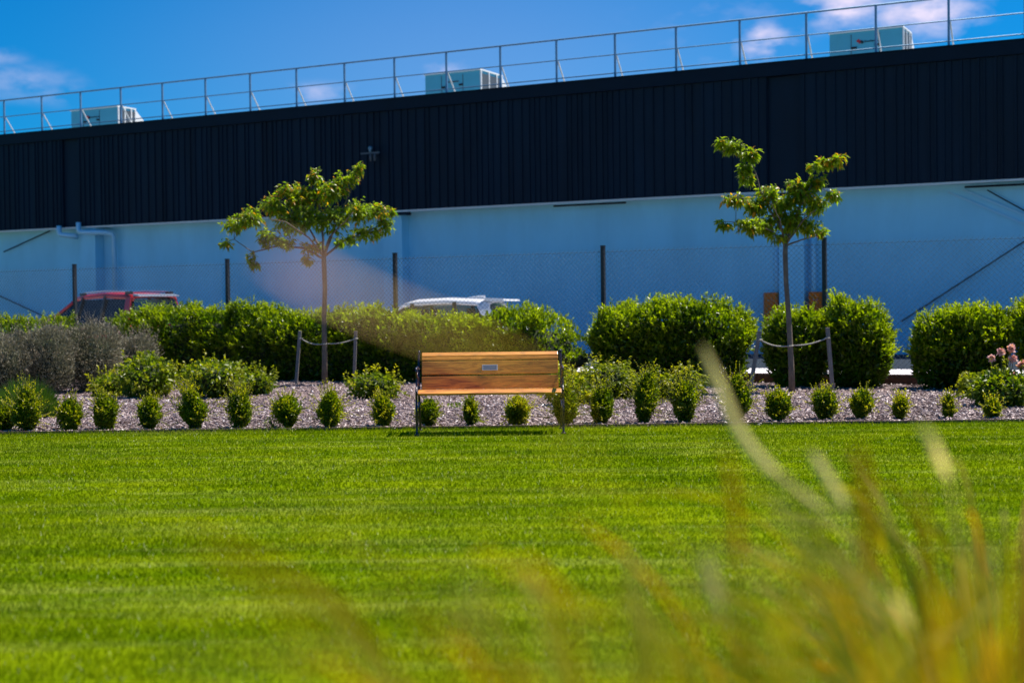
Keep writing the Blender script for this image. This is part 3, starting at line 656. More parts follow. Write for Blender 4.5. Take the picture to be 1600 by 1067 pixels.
# ------------------------------------------------------------------ cars
def lerp(a, b, t): return a + (b - a) * t
def car(name, loc, heading, paint, label, Ln, Wd, Ht, suv):
    root = empty(name, loc, heading, label=label, cat='car')     # local +x forward
    hw = Wd / 2; hl = Ln / 2
    # lower body sections (x, half width, top z, bottom z)
    belt = Ht * .58
    if suv: S = [(-hl, .80, .82, .42), (-hl + .08, .90, belt - .02, .30), (-hl + .5, .98, belt, .24), (-.6, 1, belt, .22), (.6, 1, belt - .01, .22), (1.05, .99, belt - .02, .22), (1.3, .97, belt - .07, .24), (hl - .35, .93, belt - .17, .28), (hl - .08, .84, belt - .28, .32), (hl, .74, belt - .42, .40)]
    else: S = [(-hl, .78, .80, .42), (-hl + .08, .90, belt + .03, .30), (-hl + .5, .97, belt + .02, .22), (-.6, 1, belt, .20), (.6, 1, belt - .03, .20), (1.0, .99, belt - .06, .20), (1.35, .96, belt - .13, .22), (hl - .35, .90, belt - .24, .26), (hl - .08, .80, belt - .34, .30), (hl, .68, belt - .44, .38)]
    V = []; F = []; nr = 12
    for (x, wf, zt, zb) in S:
        w_ = hw * wf
        half = [(0, zb), (w_ * .82, zb), (w_ * .97, zb + .10), (w_, lerp(zb, zt, .5)), (w_ * .985, zt - .10), (w_ * .93, zt - .02), (w_ * .80, zt)]
        ring = half + [(-y, z) for (y, z) in half[:0:-1]]
        ring = ring[:7] + [(0, zt + .015)] + ring[7:]
        nr = len(ring)
        for (y, z) in ring: V.append((x, y, z))
    for i in range(len(S) - 1):
        for k in range(nr):
            a = i * nr + k; b = i * nr + (k + 1) % nr; F.append((a, b, b + nr, a + nr))
    F.append(tuple(range(nr))[::-1]); F.append(tuple((len(S) - 1) * nr + k for k in range(nr)))
    mb = MB(); mb.v = V; mb.f = F; body = mb.build('body', paint, root, smooth=True)
    md = body.modifiers.new('s', 'SUBSURF'); md.levels = 1; md.render_levels = 2
    # greenhouse
    rh = hw * .70; bh = hw * .90
    xr0 = -hl + (.42 if suv else .62); xr1 = .42 if suv else .30      # roof rear and front
    xb0 = -hl + .12; xb1 = 1.50 if suv else 1.20                       # belt rear and front
    zr = Ht - .06
    rs = [(xr0 - .05, zr - .06), (xr0 + .3, zr - .005), (lerp(xr0, xr1, .5), zr + .03), (xr1 - .25, zr + .005), (xr1, zr - .05)]
    rv = []; rf = []
    prof = [(-1, -.085), (-.95, -.012), (-.6, .02), (0, .035), (.6, .02), (.95, -.012), (1, -.085)]
    for (x, z) in rs:
        for (a, dz) in prof: rv.append((x, a * rh, z + dz))
    n0 = len(rv)
    for (x, z) in rs:
        for (a, dz) in prof: rv.append((x, a * rh * .96, z + dz - .035))
    m_ = len(prof)
    for i in range(len(rs) - 1):
        for k in range(m_ - 1):
            a = i * m_ + k; rf.append((a, a + 1, a + 1 + m_, a + m_)); rf.append((n0 + a, n0 + a + m_, n0 + a + 1 + m_, n0 + a + 1))
        for k in (0, m_ - 1):
            a = i * m_ + k; rf.append((a, a + m_, n0 + a + m_, n0 + a))
    for i in (0, len(rs) - 1):
        for k in range(m_ - 1):
            a = i * m_ + k; rf.append((a, a + 1, n0 + a + 1, n0 + a))
    mb = MB(); mb.v = rv; mb.f = rf; mb.build('roof', paint, root, smooth=True)
    # pillars: bars from belt to roof
    def zroof(x): return np.interp(x, [p[0] for p in rs], [p[1] for p in rs]) - .075
    pil = [(xb1, xr1, .055, paint), (.18, .10, .07, M['trim']), (-.85, -.82, .08, M['trim']), (xb0 + .28, xr0 + .12, .20 if suv else .22, paint)]
    for sg in (1, -1):
        for (xb, xt, w_, mt) in pil:
            MB().bar((xb, sg * bh, belt - .04), (xt, sg * (rh - .015), zroof(xt) + .01), .045, w_, up=(1, 0, 0)).build('pillar', mt, root)
        # side glass
        mb = MB(); mb.v = [(xb1 - .06, sg * bh * .985, belt - .02), (xb0 + .3, sg * bh * .985, belt - .02), (xr0 + .15, sg * (rh - .03), zroof(xr0 + .15)), (xr1 - .02, sg * (rh - .03), zroof(xr1 - .02))]
        mb.v += [(x, y - sg * .006, z) for (x, y, z) in mb.v]; mb.f = [(0, 1, 2, 3), (7, 6, 5, 4), (0, 4, 5, 1), (1, 5, 6, 2), (2, 6, 7, 3), (3, 7, 4, 0)]
        mb.build('side_window', M['glass'], root)
        if suv:
            zz = zr + .055
            r0 = MB().tube([(xr0 + .10, sg * rh * .9, zz - .05), (xr0 + .22, sg * rh * .9, zz), (lerp(xr0, xr1, .5), sg * rh * .9, zz + .03), (xr1 - .3, sg * rh * .9, zz), (xr1 - .15, sg * rh * .9, zz - .06)], .018, 8).build('roof_rail', M['rail'], root, smooth=True)
            MB().box(xr0 + .05, xr0 + .30, sg * rh * .9 - .025, sg * rh * .9 + .025, zz - .07, zz + .002).box(xr1 - .36, xr1 - .14, sg * rh * .9 - .025, sg * rh * .9 + .025, zz - .07, zz - .01).build('rail_foot', M['trim'], r0)
        # mirror, door handles
        mir = MB().box(xb1 - .28, xb1 - .12, sg * (bh + .02) - .0, sg * (bh + .20), belt - .02, belt + .13).build('mirror', paint, root, bevel=.02)
        for x in (.05, -.95): MB().box(x - .09, x + .09, sg * (hw + .004) - .012, sg * (hw + .004) + .012, belt - .16, belt - .13).build('door_handle', M['trim'], root)
        # wheels
        for x in (hl - .85, -hl + .82):
            ty = MB().lathe((x, sg * (hw - .10), .34), [(.22, -.11), (.33, -.11), (.345, -.07), (.345, .07), (.33, .11), (.22, .11)], 24, 'Y').build('wheel', M['tyre'], root, smooth=False)
            MB().lathe((x, sg * (hw - .10) + sg * .10, .34), [(.21, -.03), (.215, .015), (.12, .005), (.06, .02)], 20, 'Y').build('rim', M['rim'], ty)
        MB().box(-hl - .012, -hl + .14, sg * hw * .78 - .10, sg * hw * .78 + .05, belt - .42, belt - .10).build('tail_light', M['lamp_red'], root, bevel=.02)
        MB().box(hl - .24, hl - .03, sg * hw * .66 - .16, sg * hw * .66 + .10, belt - .42, belt - .27).build('headlight', M['lamp_clear'], root, bevel=.02)
    # windscreen and rear glass
    for nm, xb, xt, yb in (('windscreen', xb1 + .02, xr1 + .01, bh * .93), ('rear_window', xb0 + .02, xr0 - .03, bh * .88)):
        mb = MB(); mb.v = [(xb, -yb, belt - .03), (xb, yb, belt - .03), (xt, rh * .93, zroof(xt) + .005), (xt, -rh * .93, zroof(xt) + .005)]
        mb.v += [(x - (.008 if xb > 0 else -.008), y, z) for (x, y, z) in mb.v]; mb.f = [(0, 1, 2, 3), (7, 6, 5, 4), (0, 4, 5, 1), (1, 5, 6, 2), (2, 6, 7, 3), (3, 7, 4, 0)]
        mb.build(nm, M['glass'], root)
    # spoiler, plate, bumper strips, interior
    if suv:
        MB().prism([(xr0 + .02, zr + .0), (xr0 - .20, zr - .035), (xr0 - .19, zr - .065), (xr0 + .0, zr - .05)], -rh * .92, rh * .92, 'Y').build('spoiler', M['rail'], root)
    else:
        MB().prism([(xr0 + .12, zr + .035), (xr0 - .34, zr + .005), (xr0 - .36, zr - .035), (xr0 - .02, zr - .045)], -rh * .97, rh * .97, 'Y').build('spoiler', paint, root)
        MB().prism([(xr0 + .62, zr + .055), (xr0 + .34, zr + .095), (xr0 + .24, zr + .095), (xr0 + .24, zr + .04)], -.035, .035, 'Y').build('aerial_fin', paint, root)
        MB().tube([(xr0 + .5, -rh * .92, zr + .02), (lerp(xr0, xr1, .5), -rh * .95, zr + .03), (xr1 + .1, -rh * .93, zr - .03)], .012, 6).build('roof_moulding', M['trim'], root)
    MB().box(-hl - .01, -hl + .02, -.26, .26, belt - .34, belt - .22).build('number_plate', M['plate'], root)
    MB().box(-hl - .01, -hl + .06, -hw * .7, hw * .7, .40, .50).box(hl - .06, hl + .01, -hw * .6, hw * .6, .40, .52).build('bumper_trim', M['trim'], root)
    MB().box(xb0 + .2, xb1 - .1, -bh * .9, bh * .9, belt + .022, belt + .03).build('cabin_floor', M['trim'], root)
    for x in (.15, -.85):
        for y in (-.36, .36):
            s_ = MB().box(x - .28, x - .16, y - .22, y + .22, belt - .1, belt + .20).build('seat_back', M['seatfab'], root, bevel=.03)
            MB().box(x - .28, x - .19, y - .12, y + .12, belt + .23, belt + .40).box(x - .245, x - .235, y - .05, y - .04, belt + .18, belt + .25).box(x - .245, x - .235, y + .04, y + .05, belt + .18, belt + .25).build('headrest', M['seatfab'], s_)
    return root
car('red_estate_car', (-9.88, 34.8, .06), R(180 - 40), M['red_paint'], 'red estate car with roof rails parked behind the fence at left', 4.6, 1.80, 1.79, True)
car('white_hatchback', (-1.80, 30.2, .06), R(180 - 16), M['white_paint'], 'white hatchback with rear spoiler parked behind the hedge and fence', 4.3, 1.78, 1.52, False)

# ------------------------------------------------------------------ bench
bn = empty('park_bench', (-.235, 14.6, 0), R(0.3), label='varnished wooden bench with black scrolled iron ends at the lawn edge', cat='bench')
BW = .735
def plank(name, y0, z0, y1, z1, th, hx, bev=.006):
    """board between two points of the side profile"""
    a = Vector((0, y0, z0)); b = Vector((0, y1, z1)); d = (b - a).normalized(); n = Vector((0, -d.z, d.y)) * th / 2
    return MB().prism([((a + n).y, (a + n).z), ((b + n).y, (b + n).z), ((b - n).y, (b - n).z), ((a - n).y, (a - n).z)], -hx, hx).build(name, M['wood'], bn, bevel=bev)
plank('seat_slat', -.062, .418, -.012, .452, .026, BW)
plank('seat_slat', .0, .452, .085, .450, .026, BW)
plank('seat_slat', .10, .448, .19, .440, .026, BW)
plank('seat_slat', .205, .437, .295, .428, .026, BW)
plank('seat_slat', .31, .427, .395, .425, .026, BW)
plank('back_slat', .42, .448, .450, .583, .024, BW - .012)
pk = plank('back_slat', .453, .600, .488, .738, .024, BW - .012)
plank('back_slat', .490, .748, .505, .782, .026, BW - .012)
tp = plank('back_slat', .507, .786, .545, .822, .030, BW - .012)
Mx = Matrix.Translation((0, .4705 - .0155, .669)) @ Matrix.Rotation(-math.atan2(.035, .138), 4, 'X')
plq = MB().box(-.083, .083, -.004, .003, -.031, .031, Mx).build('plaque', M['plaque_rim'], bn, bevel=.001)
pl2 = MB().box(-.070, .070, -.006, -.0042, -.023, .023, Mx)
pl2.build('nameplate', M['plaque'], plq)
for sx in (-.076, .076):
    for sz in (-.025, .025): MB().lathe(Mx @ Vector((sx, -.006, sz)), [(.005, .003), (.005, -.002), (.003, -.003)], 8, 'Y').build('screw', M['plaque_rim'], plq)
def scroll(cy, cz, r0, turns, a0, sgn):
    pts = []
    for i in range(22):
        f = i / 21; a = a0 + sgn * f * turns * 2 * math.pi; r = r0 * (1 - .72 * f)
        pts.append((cy + r * math.cos(a), cz + r * math.sin(a)))
    return pts
def spl(pts, n=8):
    P = [Vector((p[0], p[1])) for p in pts]; out = []
    P = [P[0]] + P + [P[-1]]
    for i in range(1, len(P) - 2):
        for k in range(n):
            t_ = k / n
            out.append(.5 * ((2 * P[i]) + (-P[i - 1] + P[i + 1]) * t_ + (2 * P[i - 1] - 5 * P[i] + 4 * P[i + 1] - P[i + 2]) * t_ ** 2 + (-P[i - 1] + 3 * P[i] - 3 * P[i + 1] + P[i + 2]) * t_ ** 3))
    out.append(P[-2]); return [(p.x, p.y) for p in out]
for sx in (-1, 1):
    X = sx * (BW + .018)
    m = MB()
    def bar2(pts, r): m.tube([(X, p[0], p[1]) for p in pts], r * .86, 8, flat=1.1)
    bar2(spl([(.585, 0), (.55, .12), (.47, .30), (.43, .42), (.455, .56), (.50, .72), (.545, .81), (.570, .835)]), .0135)      # rear leg and upright
    bar2(scroll(.558, .825, .026, .9, .6, 1), .010)
    bar2(spl([(-.03, 0), (-.015, .10), (-.035, .25), (-.005, .36), (-.03, .42)]), .0125)                                    # front leg
    bar2(scroll(-.02, .438, .032, 1.0, -1.2, 1), .010)
    bar2(spl([(-.03, .42), (.1, .415), (.25, .405), (.43, .40)]), .013)                                                      # seat rail
    bar2(spl([(.485, .66), (.36, .675), (.20, .69), (.06, .675), (.0, .645)]), .013)                                         # arm
    bar2(scroll(.005, .662, .036, 1.1, -1.9, -1), .011)
    bar2(spl([(.03, .64), (.07, .58), (.04, .50), (-.005, .46)]), .011)                                                     # arm support
    bar2(scroll(.20, .56, .085, 1.2, 1.0, 1), .009); bar2(scroll(.33, .53, .06, 1.1, 2.8, -1), .008)
    bar2(spl([(-.02, .32), (.12, .27), (.28, .27), (.47, .32)]), .010)
    m.box(X - .024, X + .024, -.06, .0, 0, .012); m.box(X - .024, X + .024, .56, .61, 0, .012)
    m.build('end_frame', M['iron'], bn, smooth=True)

# ------------------------------------------------------------------ hedges and shrubs
def hedge(px0, px1, off, h, hd, n, label, name='laurel_hedge', sh=160, seed=None, bt=0.0, power=6.5, bump=.13, tops=None):
    A = on_fence(px0, off); B = on_fence(px1, off); c_ = (A + B) / 2; L = (B - A).length / 2; zp = None
    if tops:
        xs_ = []; fs_ = []
        for (px, ty) in tops:
            q = on_fence(px, off - hd * .3); xs_.append((on_fence(px, off) - c_).dot(-FD)); fs_.append((H + (yh(px) - ty) / (FPX / q.y) - .20) / h)
        zp = (np.array(xs_), np.array(fs_))
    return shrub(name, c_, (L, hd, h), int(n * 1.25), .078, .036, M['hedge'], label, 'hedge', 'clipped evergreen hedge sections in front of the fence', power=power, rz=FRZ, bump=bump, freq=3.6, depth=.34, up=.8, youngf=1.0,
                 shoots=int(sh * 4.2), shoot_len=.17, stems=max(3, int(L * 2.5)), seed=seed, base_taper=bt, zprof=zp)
hedge(-200, 120, -.95, 1.20, .42, 13000, 'bright green hedge at the far left behind the silver grey shrubs', sh=120)
hedge(186, 896, -.95, 1.46, .48, 66000, 'long unbroken green hedge behind the bench and the left tree', sh=420,
      tops=[(190, 482), (215, 476), (260, 472), (300, 470), (345, 470), (390, 466), (440, 481), (500, 478), (530, 474), (590, 470), (620, 479), (650, 487), (740, 486), (765, 480), (800, 471), (850, 471), (885, 480), (900, 500)])
hedge(932, 1170, -.95, 1.50, .46, 21000, 'rectangular dark green hedge section to the left of the right tree', sh=150, bt=.12, tops=[(920, 474), (945, 463), (1040, 460), (1140, 462), (1165, 468), (1178, 480)])
hedge(1204, 1285, -.95, 1.43, .42, 8000, 'narrow hedge bush directly behind the right tree trunk', 'laurel_bush', 60, bt=.15, power=5.5, tops=[(1200, 484), (1225, 470), (1250, 480), (1285, 468)])
hedge(1296, 1388, -.85, 1.52, .44, 9500, 'narrow tall hedge bush just right of the right tree', 'laurel_bush', 80, bt=.18, power=5.5, tops=[(1296, 468), (1314, 452), (1340, 466), (1372, 470), (1388, 490)])
hedge(1430, 1575, -.95, 1.42, .46, 13000, 'broad dark hedge bush behind the pink rose at the right', 'laurel_bush', 100, bt=.15, power=5.5, tops=[(1425, 490), (1450, 479), (1480, 471), (1550, 464), (1575, 470)])
hedge(1585, 1800, -.95, 1.45, .46, 13000, 'dark hedge bush cut off by the right edge of the picture', 'laurel_bush', 90, bt=.2, power=4)

SG = 'silver grey shrubs at the left'
def silver(px, pyb, top, hw, n, label):
    p = gp(px, pyb); s = FPX / p.y; h = H + (yh(px) - top) / s - .13
    shrub('silver_shrub', p, (hw / s, hw / s * .9, h), n, .050, .013, M['silver'], label, 'shrub', SG, power=2.8, bump=.16, freq=6, depth=.35, up=1.3, youngf=.6, shoots=130, shoot_len=.22, stems=8, narrow=.12)
silver(8, 618, 512, 50, 15000, 'silver grey shrub cut by the left picture edge behind the green mound')
silver(70, 616, 500, 46, 16000, 'tall silver grey shrub behind the green feathery mound')
silver(142, 612, 497, 52, 19000, 'largest silver grey shrub in front of the red car')
silver(206, 604, 512, 36, 11000, 'brownish silver shrub at the right end of its group')
# feathery green mound
def mound():
    p = gp(38, 655); root = empty('lavender_mound', p, 0, label='low feathery green mound of fine upright stems in front of the silver shrubs', cat='plant')
    n = 9000; a = rng.uniform(0, 6.283, n); rr = np.sqrt(rng.random(n)); hh = .56 * (1 - .45 * rr ** 2) * rng.uniform(.55, 1.1, n)
    P = np.stack([np.cos(a) * rr * .34, np.sin(a) * rr * .30, rng.random(n) * hh * .4], 1)
    D = np.stack([np.cos(a) * rr * .45, np.sin(a) * rr * .45, np.ones(n)], 1) + rng.normal(size=(n, 3)) * .13
    leaves('foliage', P, D, rng.normal(size=(n, 3)), hh * .62, .008, M['mound'], root, young=rng.random(n) * .5)
mound()

def mid(px, pyb, top, hw, n, label, name='flowering_shrub', L=.075, W=.045, mt='rose_leaf', yf=.6, power=2.2, sh=30, nar=0, droop=.25, cat='shrub', bump=.22, yb=0.0, sl=.16):
    p = gp(px, pyb); s = FPX / p.y; h = H + (yh(px) - top) / s - .10
    return shrub(name, p, (hw / s, hw / s * .85, h), n, L, W, M[mt], label, cat, None, power=power, bump=bump, freq=7, depth=.55, up=.35, youngf=yf, shoots=sh, shoot_len=sl, stems=5, narrow=nar, droop=droop, young_bias=yb), p, h
mid(172, 620, 578, 26, 700, 'low yellow green shrub left of the round leafy shrubs', yf=.8)
mid(228, 622, 550, 44, 2200, 'rounded leafy green shrub under the long hedge at left')
mid(335, 622, 552, 50, 1800, 'arching leafy shrub with wide spread left of the left tree')
mid(398, 618, 574, 28, 700, 'shaded leafy shrub between the arching shrub and the left stake', yf=.3)
mid(583, 624, 574, 36, 1100, 'small bright green shrub between the left tree and the bench', yf=.6)
mid(885, 634, 566, 28, 1300, 'light green shrub touching the right end of the bench', yf=.9, sh=20)
mid(905, 632, 590, 24, 700, 'low shrub of shiny green leaves two steps right of the bench', yf=.6)
mid(950, 624, 556, 42, 1500, 'pale yellow green arching shrub right of the bench', 'flowering_shrub', .10, .035, yf=.8, droop=.6, yb=.3)
mid(1022, 624, 572, 34, 900, 'dark green shrub with reddish top leaves in front of the rectangular hedge', yf=.5, droop=.5)
mid(1072, 626, 564, 26, 700, 'upright light green shrub between the reddish shrub and the right stake', L=.09, W=.035, yf=.8, droop=.6, yb=.2)
rt, rp, rh_ = mid(1568, 636, 570, 50, 2000, 'rose bush with pale pink blooms at the right edge', 'rose_bush', yf=.4, sh=20)
sR = FPX / rp.y
def bloom(px, py, r, parent):
    c_ = at(px, py, rp.y - .05) - rp; n = 60
    d = unit(rng.normal(size=(n, 3)) + [0, -.3, .8]); P = np.array(c_)[None] + d * r * .25
    leaves('bloom', P, d, rng.normal(size=(n, 3)), r * rng.uniform(.6, 1.1, n), r * .9, M['petal'], parent, young=(rng.random(n) > .8) * .8, fold=.3)
    MB().tube([c_ * .98, (c_.x * .6, c_.y * .5, .15)], .004, 4).build('flower_stem', M['twig'], parent)
for (px, py, r) in [(1549, 560, .048), (1564, 551, .052), (1580, 545, .058), (1583, 561, .052), (1598, 571, .070), (1585, 586, .035)]: bloom(px, py, r, rt)
mid(1520, 622, 574, 20, 420, 'yellow leaved small shrub with brown patch beside the rose bush', L=.07, W=.05, yf=1, yb=.45, sh=8)

# clipped box bushes along the lawn edge: px, base y, top y, half width px, yellowness
BX = [(6, 674, 628, 20, .5, 'young box bush cut by the left edge of the picture'),
      (42, 675, 607, 24, .75, 'bushy box plant in front of the green feathery mound'),
      (108, 674, 622, 21, .6, 'squat box plant just right of the green feathery mound'),
      (165, 673, 612, 19, .5, 'box plant with pointed tip below the low yellow green shrub'),
      (230, 673, 618, 22, .45, 'round dark box plant below the rounded leafy shrub'),
      (303, 674, 600, 21, .55, 'tall loose box plant below the arching leafy shrub'),
      (373, 673, 600, 21, .6, 'vase shaped box plant left of the left tree stakes'),
      (450, 671, 606, 21, .4, 'box plant with a weed at its foot under the left stake'),
      (514, 671, 600, 22, .7, 'box plant in line with the left tree trunk'),
      (598, 670, 614, 18, .7, 'box plant standing just left of the bench'),
      (667, 668, 622, 16, .3, 'dark box plant seen under the left end of the bench'),
      (735, 668, 622, 12, .3, 'narrow box plant under the middle of the bench'),
      (807, 668, 620, 19, .7, 'yellow green box plant under the bench right of centre'),
      (881, 667, 596, 19, .5, 'box plant behind the right front leg of the bench'),
      (938, 665, 598, 21, .45, 'dark leaning box plant first to the right of the bench'),
      (1005, 663, 572, 19, .3, 'tall waisted box plant before the reddish topped shrub'),
      (1069, 661, 588, 21, .4, 'bushy box plant below the upright light green shrub'),
      (1147, 660, 572, 21, .5, 'tall box plant left of the left stake of the right tree'),
      (1214, 659, 604, 22, .6, 'plump box plant left of the right tree trunk'),
      (1286, 657, 602, 20, .55, 'box plant right of the right stake of the right tree'),
      (1345, 656, 606, 18, .65, 'box plant below the tall bush right of the right tree'),
      (1405, 656, 616, 13, .8, 'small yellow box plant in the gap between the dark bushes'),
      (1482, 655, 621, 8, .8, 'tiny sparse yellow box plant, second from the right edge'),
      (1549, 655, 622, 12, .85, 'small round yellow box plant in front of the rose bush')]
for i, (px, pyb, top, hw, yel, lab) in enumerate(BX):
    tilt = .10 * math.sin(i * 4.7); bmp = .22 + .16 * ((i * 37) % 10) / 10; pw = 1.8 + .9 * ((i * 53) % 10) / 10
    p = Vector((0, max(gp(px, pyb).y, EDGE + .22 + .05 * math.sin(i * 2.3)), 0)); p.x = (px - 800) / FPX * p.y
    s = FPX / p.y; h = (H + (yh(px) - top) / s) * .91; wd = hw / s
    tall = h > .42
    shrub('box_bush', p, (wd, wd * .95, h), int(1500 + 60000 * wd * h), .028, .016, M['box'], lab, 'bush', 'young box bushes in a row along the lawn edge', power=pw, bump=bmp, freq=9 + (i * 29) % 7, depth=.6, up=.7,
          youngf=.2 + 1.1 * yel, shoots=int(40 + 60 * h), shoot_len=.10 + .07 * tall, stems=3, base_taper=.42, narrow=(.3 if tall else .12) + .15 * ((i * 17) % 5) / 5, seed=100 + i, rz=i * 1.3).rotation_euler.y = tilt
# little weed beside one box bush
p = gp(427, 670); shrub('weed', (p.x, EDGE + .25, 0), (.09, .07, .16), 160, .045, .015, M['rose_leaf'], 'small leafy weed beside the box plant under the left stake', 'weed', core=0, bump=.2, stems=2, youngf=.4)
for (px, py, w_) in [(716, 638, .16), (1055, 612, .12)]:
    p = gp(px, py); shrub('weed', p, (w_, .10, .05), 200, .035, .015, M['box'], 'low green weed on the bark behind the bench' if px < 900 else 'low weed on the bark behind the box plants right of the bench', 'weed', core=0, bump=.25, stems=1, youngf=.6)
fbp = MB(); q0 = gp(1372, 640); fbp.tube([q0 + Vector((0, 0, .02)), q0 + Vector((-.05, .3, .07)), q0 + Vector((-.16, .7, .09)), q0 + Vector((-.30, 1.1, .16))], [.012, .011, .009, .006], 6)
tag(fbp.build('fallen_stick', M['stake'], smooth=True), 'thin bent brown stick lying on the bark near the right bushes', 'stick')

# ------------------------------------------------------------------ trees
def tree(base_px, base_py, trunk, limbs, blobs, label, seed, Lf=.102, Wf=.044):
    global rng
    rng = np.random.default_rng(seed)
    b = gp(base_px, base_py); Y = b.y; s = FPX / Y
    root = empty('young_tree', b, 0, label=label, cat='tree', group='young staked trees')
    def w(px, py, dy=0): v = at(px, py, Y); return Vector((v.x - b.x, dy, v.z))
    tp_ = [w(*q[:2]) for q in trunk]; tp_[0].z = -.05
    MB().tube(tp_, [q[2] for q in trunk], 9).build('trunk', M['bark'], root, smooth=True)
    nodes = []
    lm = MB()
    for lb in limbs:
        pts = [w(*q[:3]) for q in lb['p']]
        sm = []
        for i in range(len(pts) - 1):
            for k in range(4): sm.append(pts[i].lerp(pts[i + 1], k / 4) + Vector(rng.normal(size=3)) * .006)
        sm.append(pts[-1]); r0 = lb['r']; rr = [r0 * (1 - .8 * i / (len(sm) - 1)) + .002 for i in range(len(sm))]
        lm.tube(sm, rr, 6); nodes += sm[1:]
    lm.build('limb', M['bark'], root, smooth=True)
    P = []; D = []; Nn = []; Ls = []; yo = []; twm = MB()
    for (px, py, rx, ry, n, red) in blobs:
        c_ = w(px, py, 0); near = min(nodes, key=lambda q: (q - c_).length)
        c_.y = near.y + rng.uniform(-.12, .12)
        if (near - c_).length > .08: twm.tube([near, near.lerp(c_, .5) + Vector((0, 0, .02)), c_], [.007, .005, .003], 4)
        for k in range(int(n * 2.7)):
            d = Vector(rng.normal(size=3)).normalized() * float(rng.random() ** .45)
            q = c_ + Vector((d.x * rx / s, d.y * max(rx, ry) / s * .95, d.z * ry / s))
            twm.tube([c_.lerp(q, .1), c_.lerp(q, .6) + Vector((0, 0, .015)), q], [.003, .0022, .0012], 3)
            td = (q - c_).normalized() if (q - c_).length > 1e-3 else Vector((0, 0, 1))
            m_ = int(rng.integers(5, 9)); edge = d.length
            for j in range(m_):
                f = j / m_; pp = c_.lerp(q, .55 + .5 * f) + Vector(rng.normal(size=3)) * .012
                dd = np.array(td) * .7 + rng.normal(size=3) * .75 + np.array([0, 0, -.35])
                P.append(tuple(pp)); D.append(dd); Nn.append(rng.normal(size=3) * .5 + np.array([0, 0, 1]))
                Ls.append(Lf * rng.uniform(.55, 1.15) * (1 - .35 * (f > .8)))
                yo.append((rng.random() < red * (f > .6) * 1.4) * rng.uniform(.4, 1) + .1 * rng.random())
    twm.build('twig', M['bark'], root)
    Ls = np.array(Ls)
    leaves('foliage', np.array(P), np.array(D), np.array(Nn), Ls, Ls * (Wf / Lf), M['tree_leaf'], root, tint=np.clip(rng.normal(.5, .3, len(P)), 0, 1), young=np.array(yo), fold=.22, droop=.30)
    return b
L1 = [dict(p=[(508, 405, 0), (478, 388, -.05), (440, 385, -.15), (400, 395, -.2), (372, 375, -.2)], r=.020),
      dict(p=[(508, 402, 0), (492, 370, .1), (470, 330, .2), (452, 300, .22)], r=.022),
      dict(p=[(508, 400, 0), (505, 350, 0), (497, 300, .02), (494, 270, .05)], r=.024),
      dict(p=[(509, 400, 0), (525, 360, -.1), (548, 310, -.12), (565, 272, -.1)], r=.022),
      dict(p=[(509, 402, 0), (535, 378, .1), (575, 360, .2), (608, 345, .22)], r=.020),
      dict(p=[(508, 402, 0), (520, 372, -.25), (545, 350, -.45), (560, 335, -.5)], r=.016),
      dict(p=[(508, 402, 0), (488, 372, -.3), (455, 350, -.5), (430, 345, -.5)], r=.016)]
B1 = [(372, 352, 26, 14, 16, .25), (400, 340, 28, 18, 24, .2), (430, 320, 30, 22, 30, .25), (362, 382, 14, 8, 6, .1), (400, 408, 12, 16, 9, .2), (425, 372, 22, 18, 20, .15), (455, 345, 30, 26, 34, .1),
      (448, 296, 16, 14, 12, .5), (470, 312, 26, 22, 26, .3), (495, 275, 14, 14, 11, .5), (500, 300, 26, 22, 28, .2), (530, 300, 26, 22, 26, .2), (545, 282, 22, 18, 20, .2), (565, 265, 9, 14, 8, .3), (490, 340, 32, 28, 36, .05), (525, 345, 34, 28, 38, .05),
      (560, 330, 28, 24, 30, .1), (590, 330, 24, 16, 20, .25), (605, 350, 16, 18, 14, .2), (575, 362, 26, 16, 20, .1), (540, 375, 26, 12, 12, .1), (490, 385, 24, 14, 14, .1), (484, 404, 10, 10, 6, .2), (450, 378, 22, 14, 12, .1), (470, 300, 22, 18, 14, .4), (612, 328, 7, 6, 4, .5)]
tb1 = tree(506, 601, [(506, 601, .055), (507, 560, .048), (507, 500, .044), (509, 450, .042), (508, 410, .044), (508, 398, .040)], L1, B1, 'wide crowned young tree with bronze leaf tips, left of the bench', 11)
L2 = [dict(p=[(1229, 382, 0), (1222, 355, 0), (1205, 325, .1), (1190, 290, .12), (1180, 255, .1), (1165, 225, .1)], r=.020),
      dict(p=[(1229, 382, 0), (1240, 350, 0), (1258, 310, -.05), (1275, 275, -.1), (1300, 252, -.1)], r=.021),
      dict(p=[(1229, 380, 0), (1232, 340, .1), (1228, 310, .12), (1225, 295, .1)], r=.017),
      dict(p=[(1230, 384, 0), (1255, 374, .1), (1280, 368, .15), (1290, 366, .2)], r=.013),
      dict(p=[(1228, 384, 0), (1205, 362, -.1), (1170, 350, -.15), (1128, 348, -.15)], r=.014),
      dict(p=[(1228, 382, 0), (1215, 345, -.25), (1200, 320, -.35)], r=.013), dict(p=[(1230, 382, 0), (1252, 345, -.25), (1270, 330, -.35)], r=.013)]
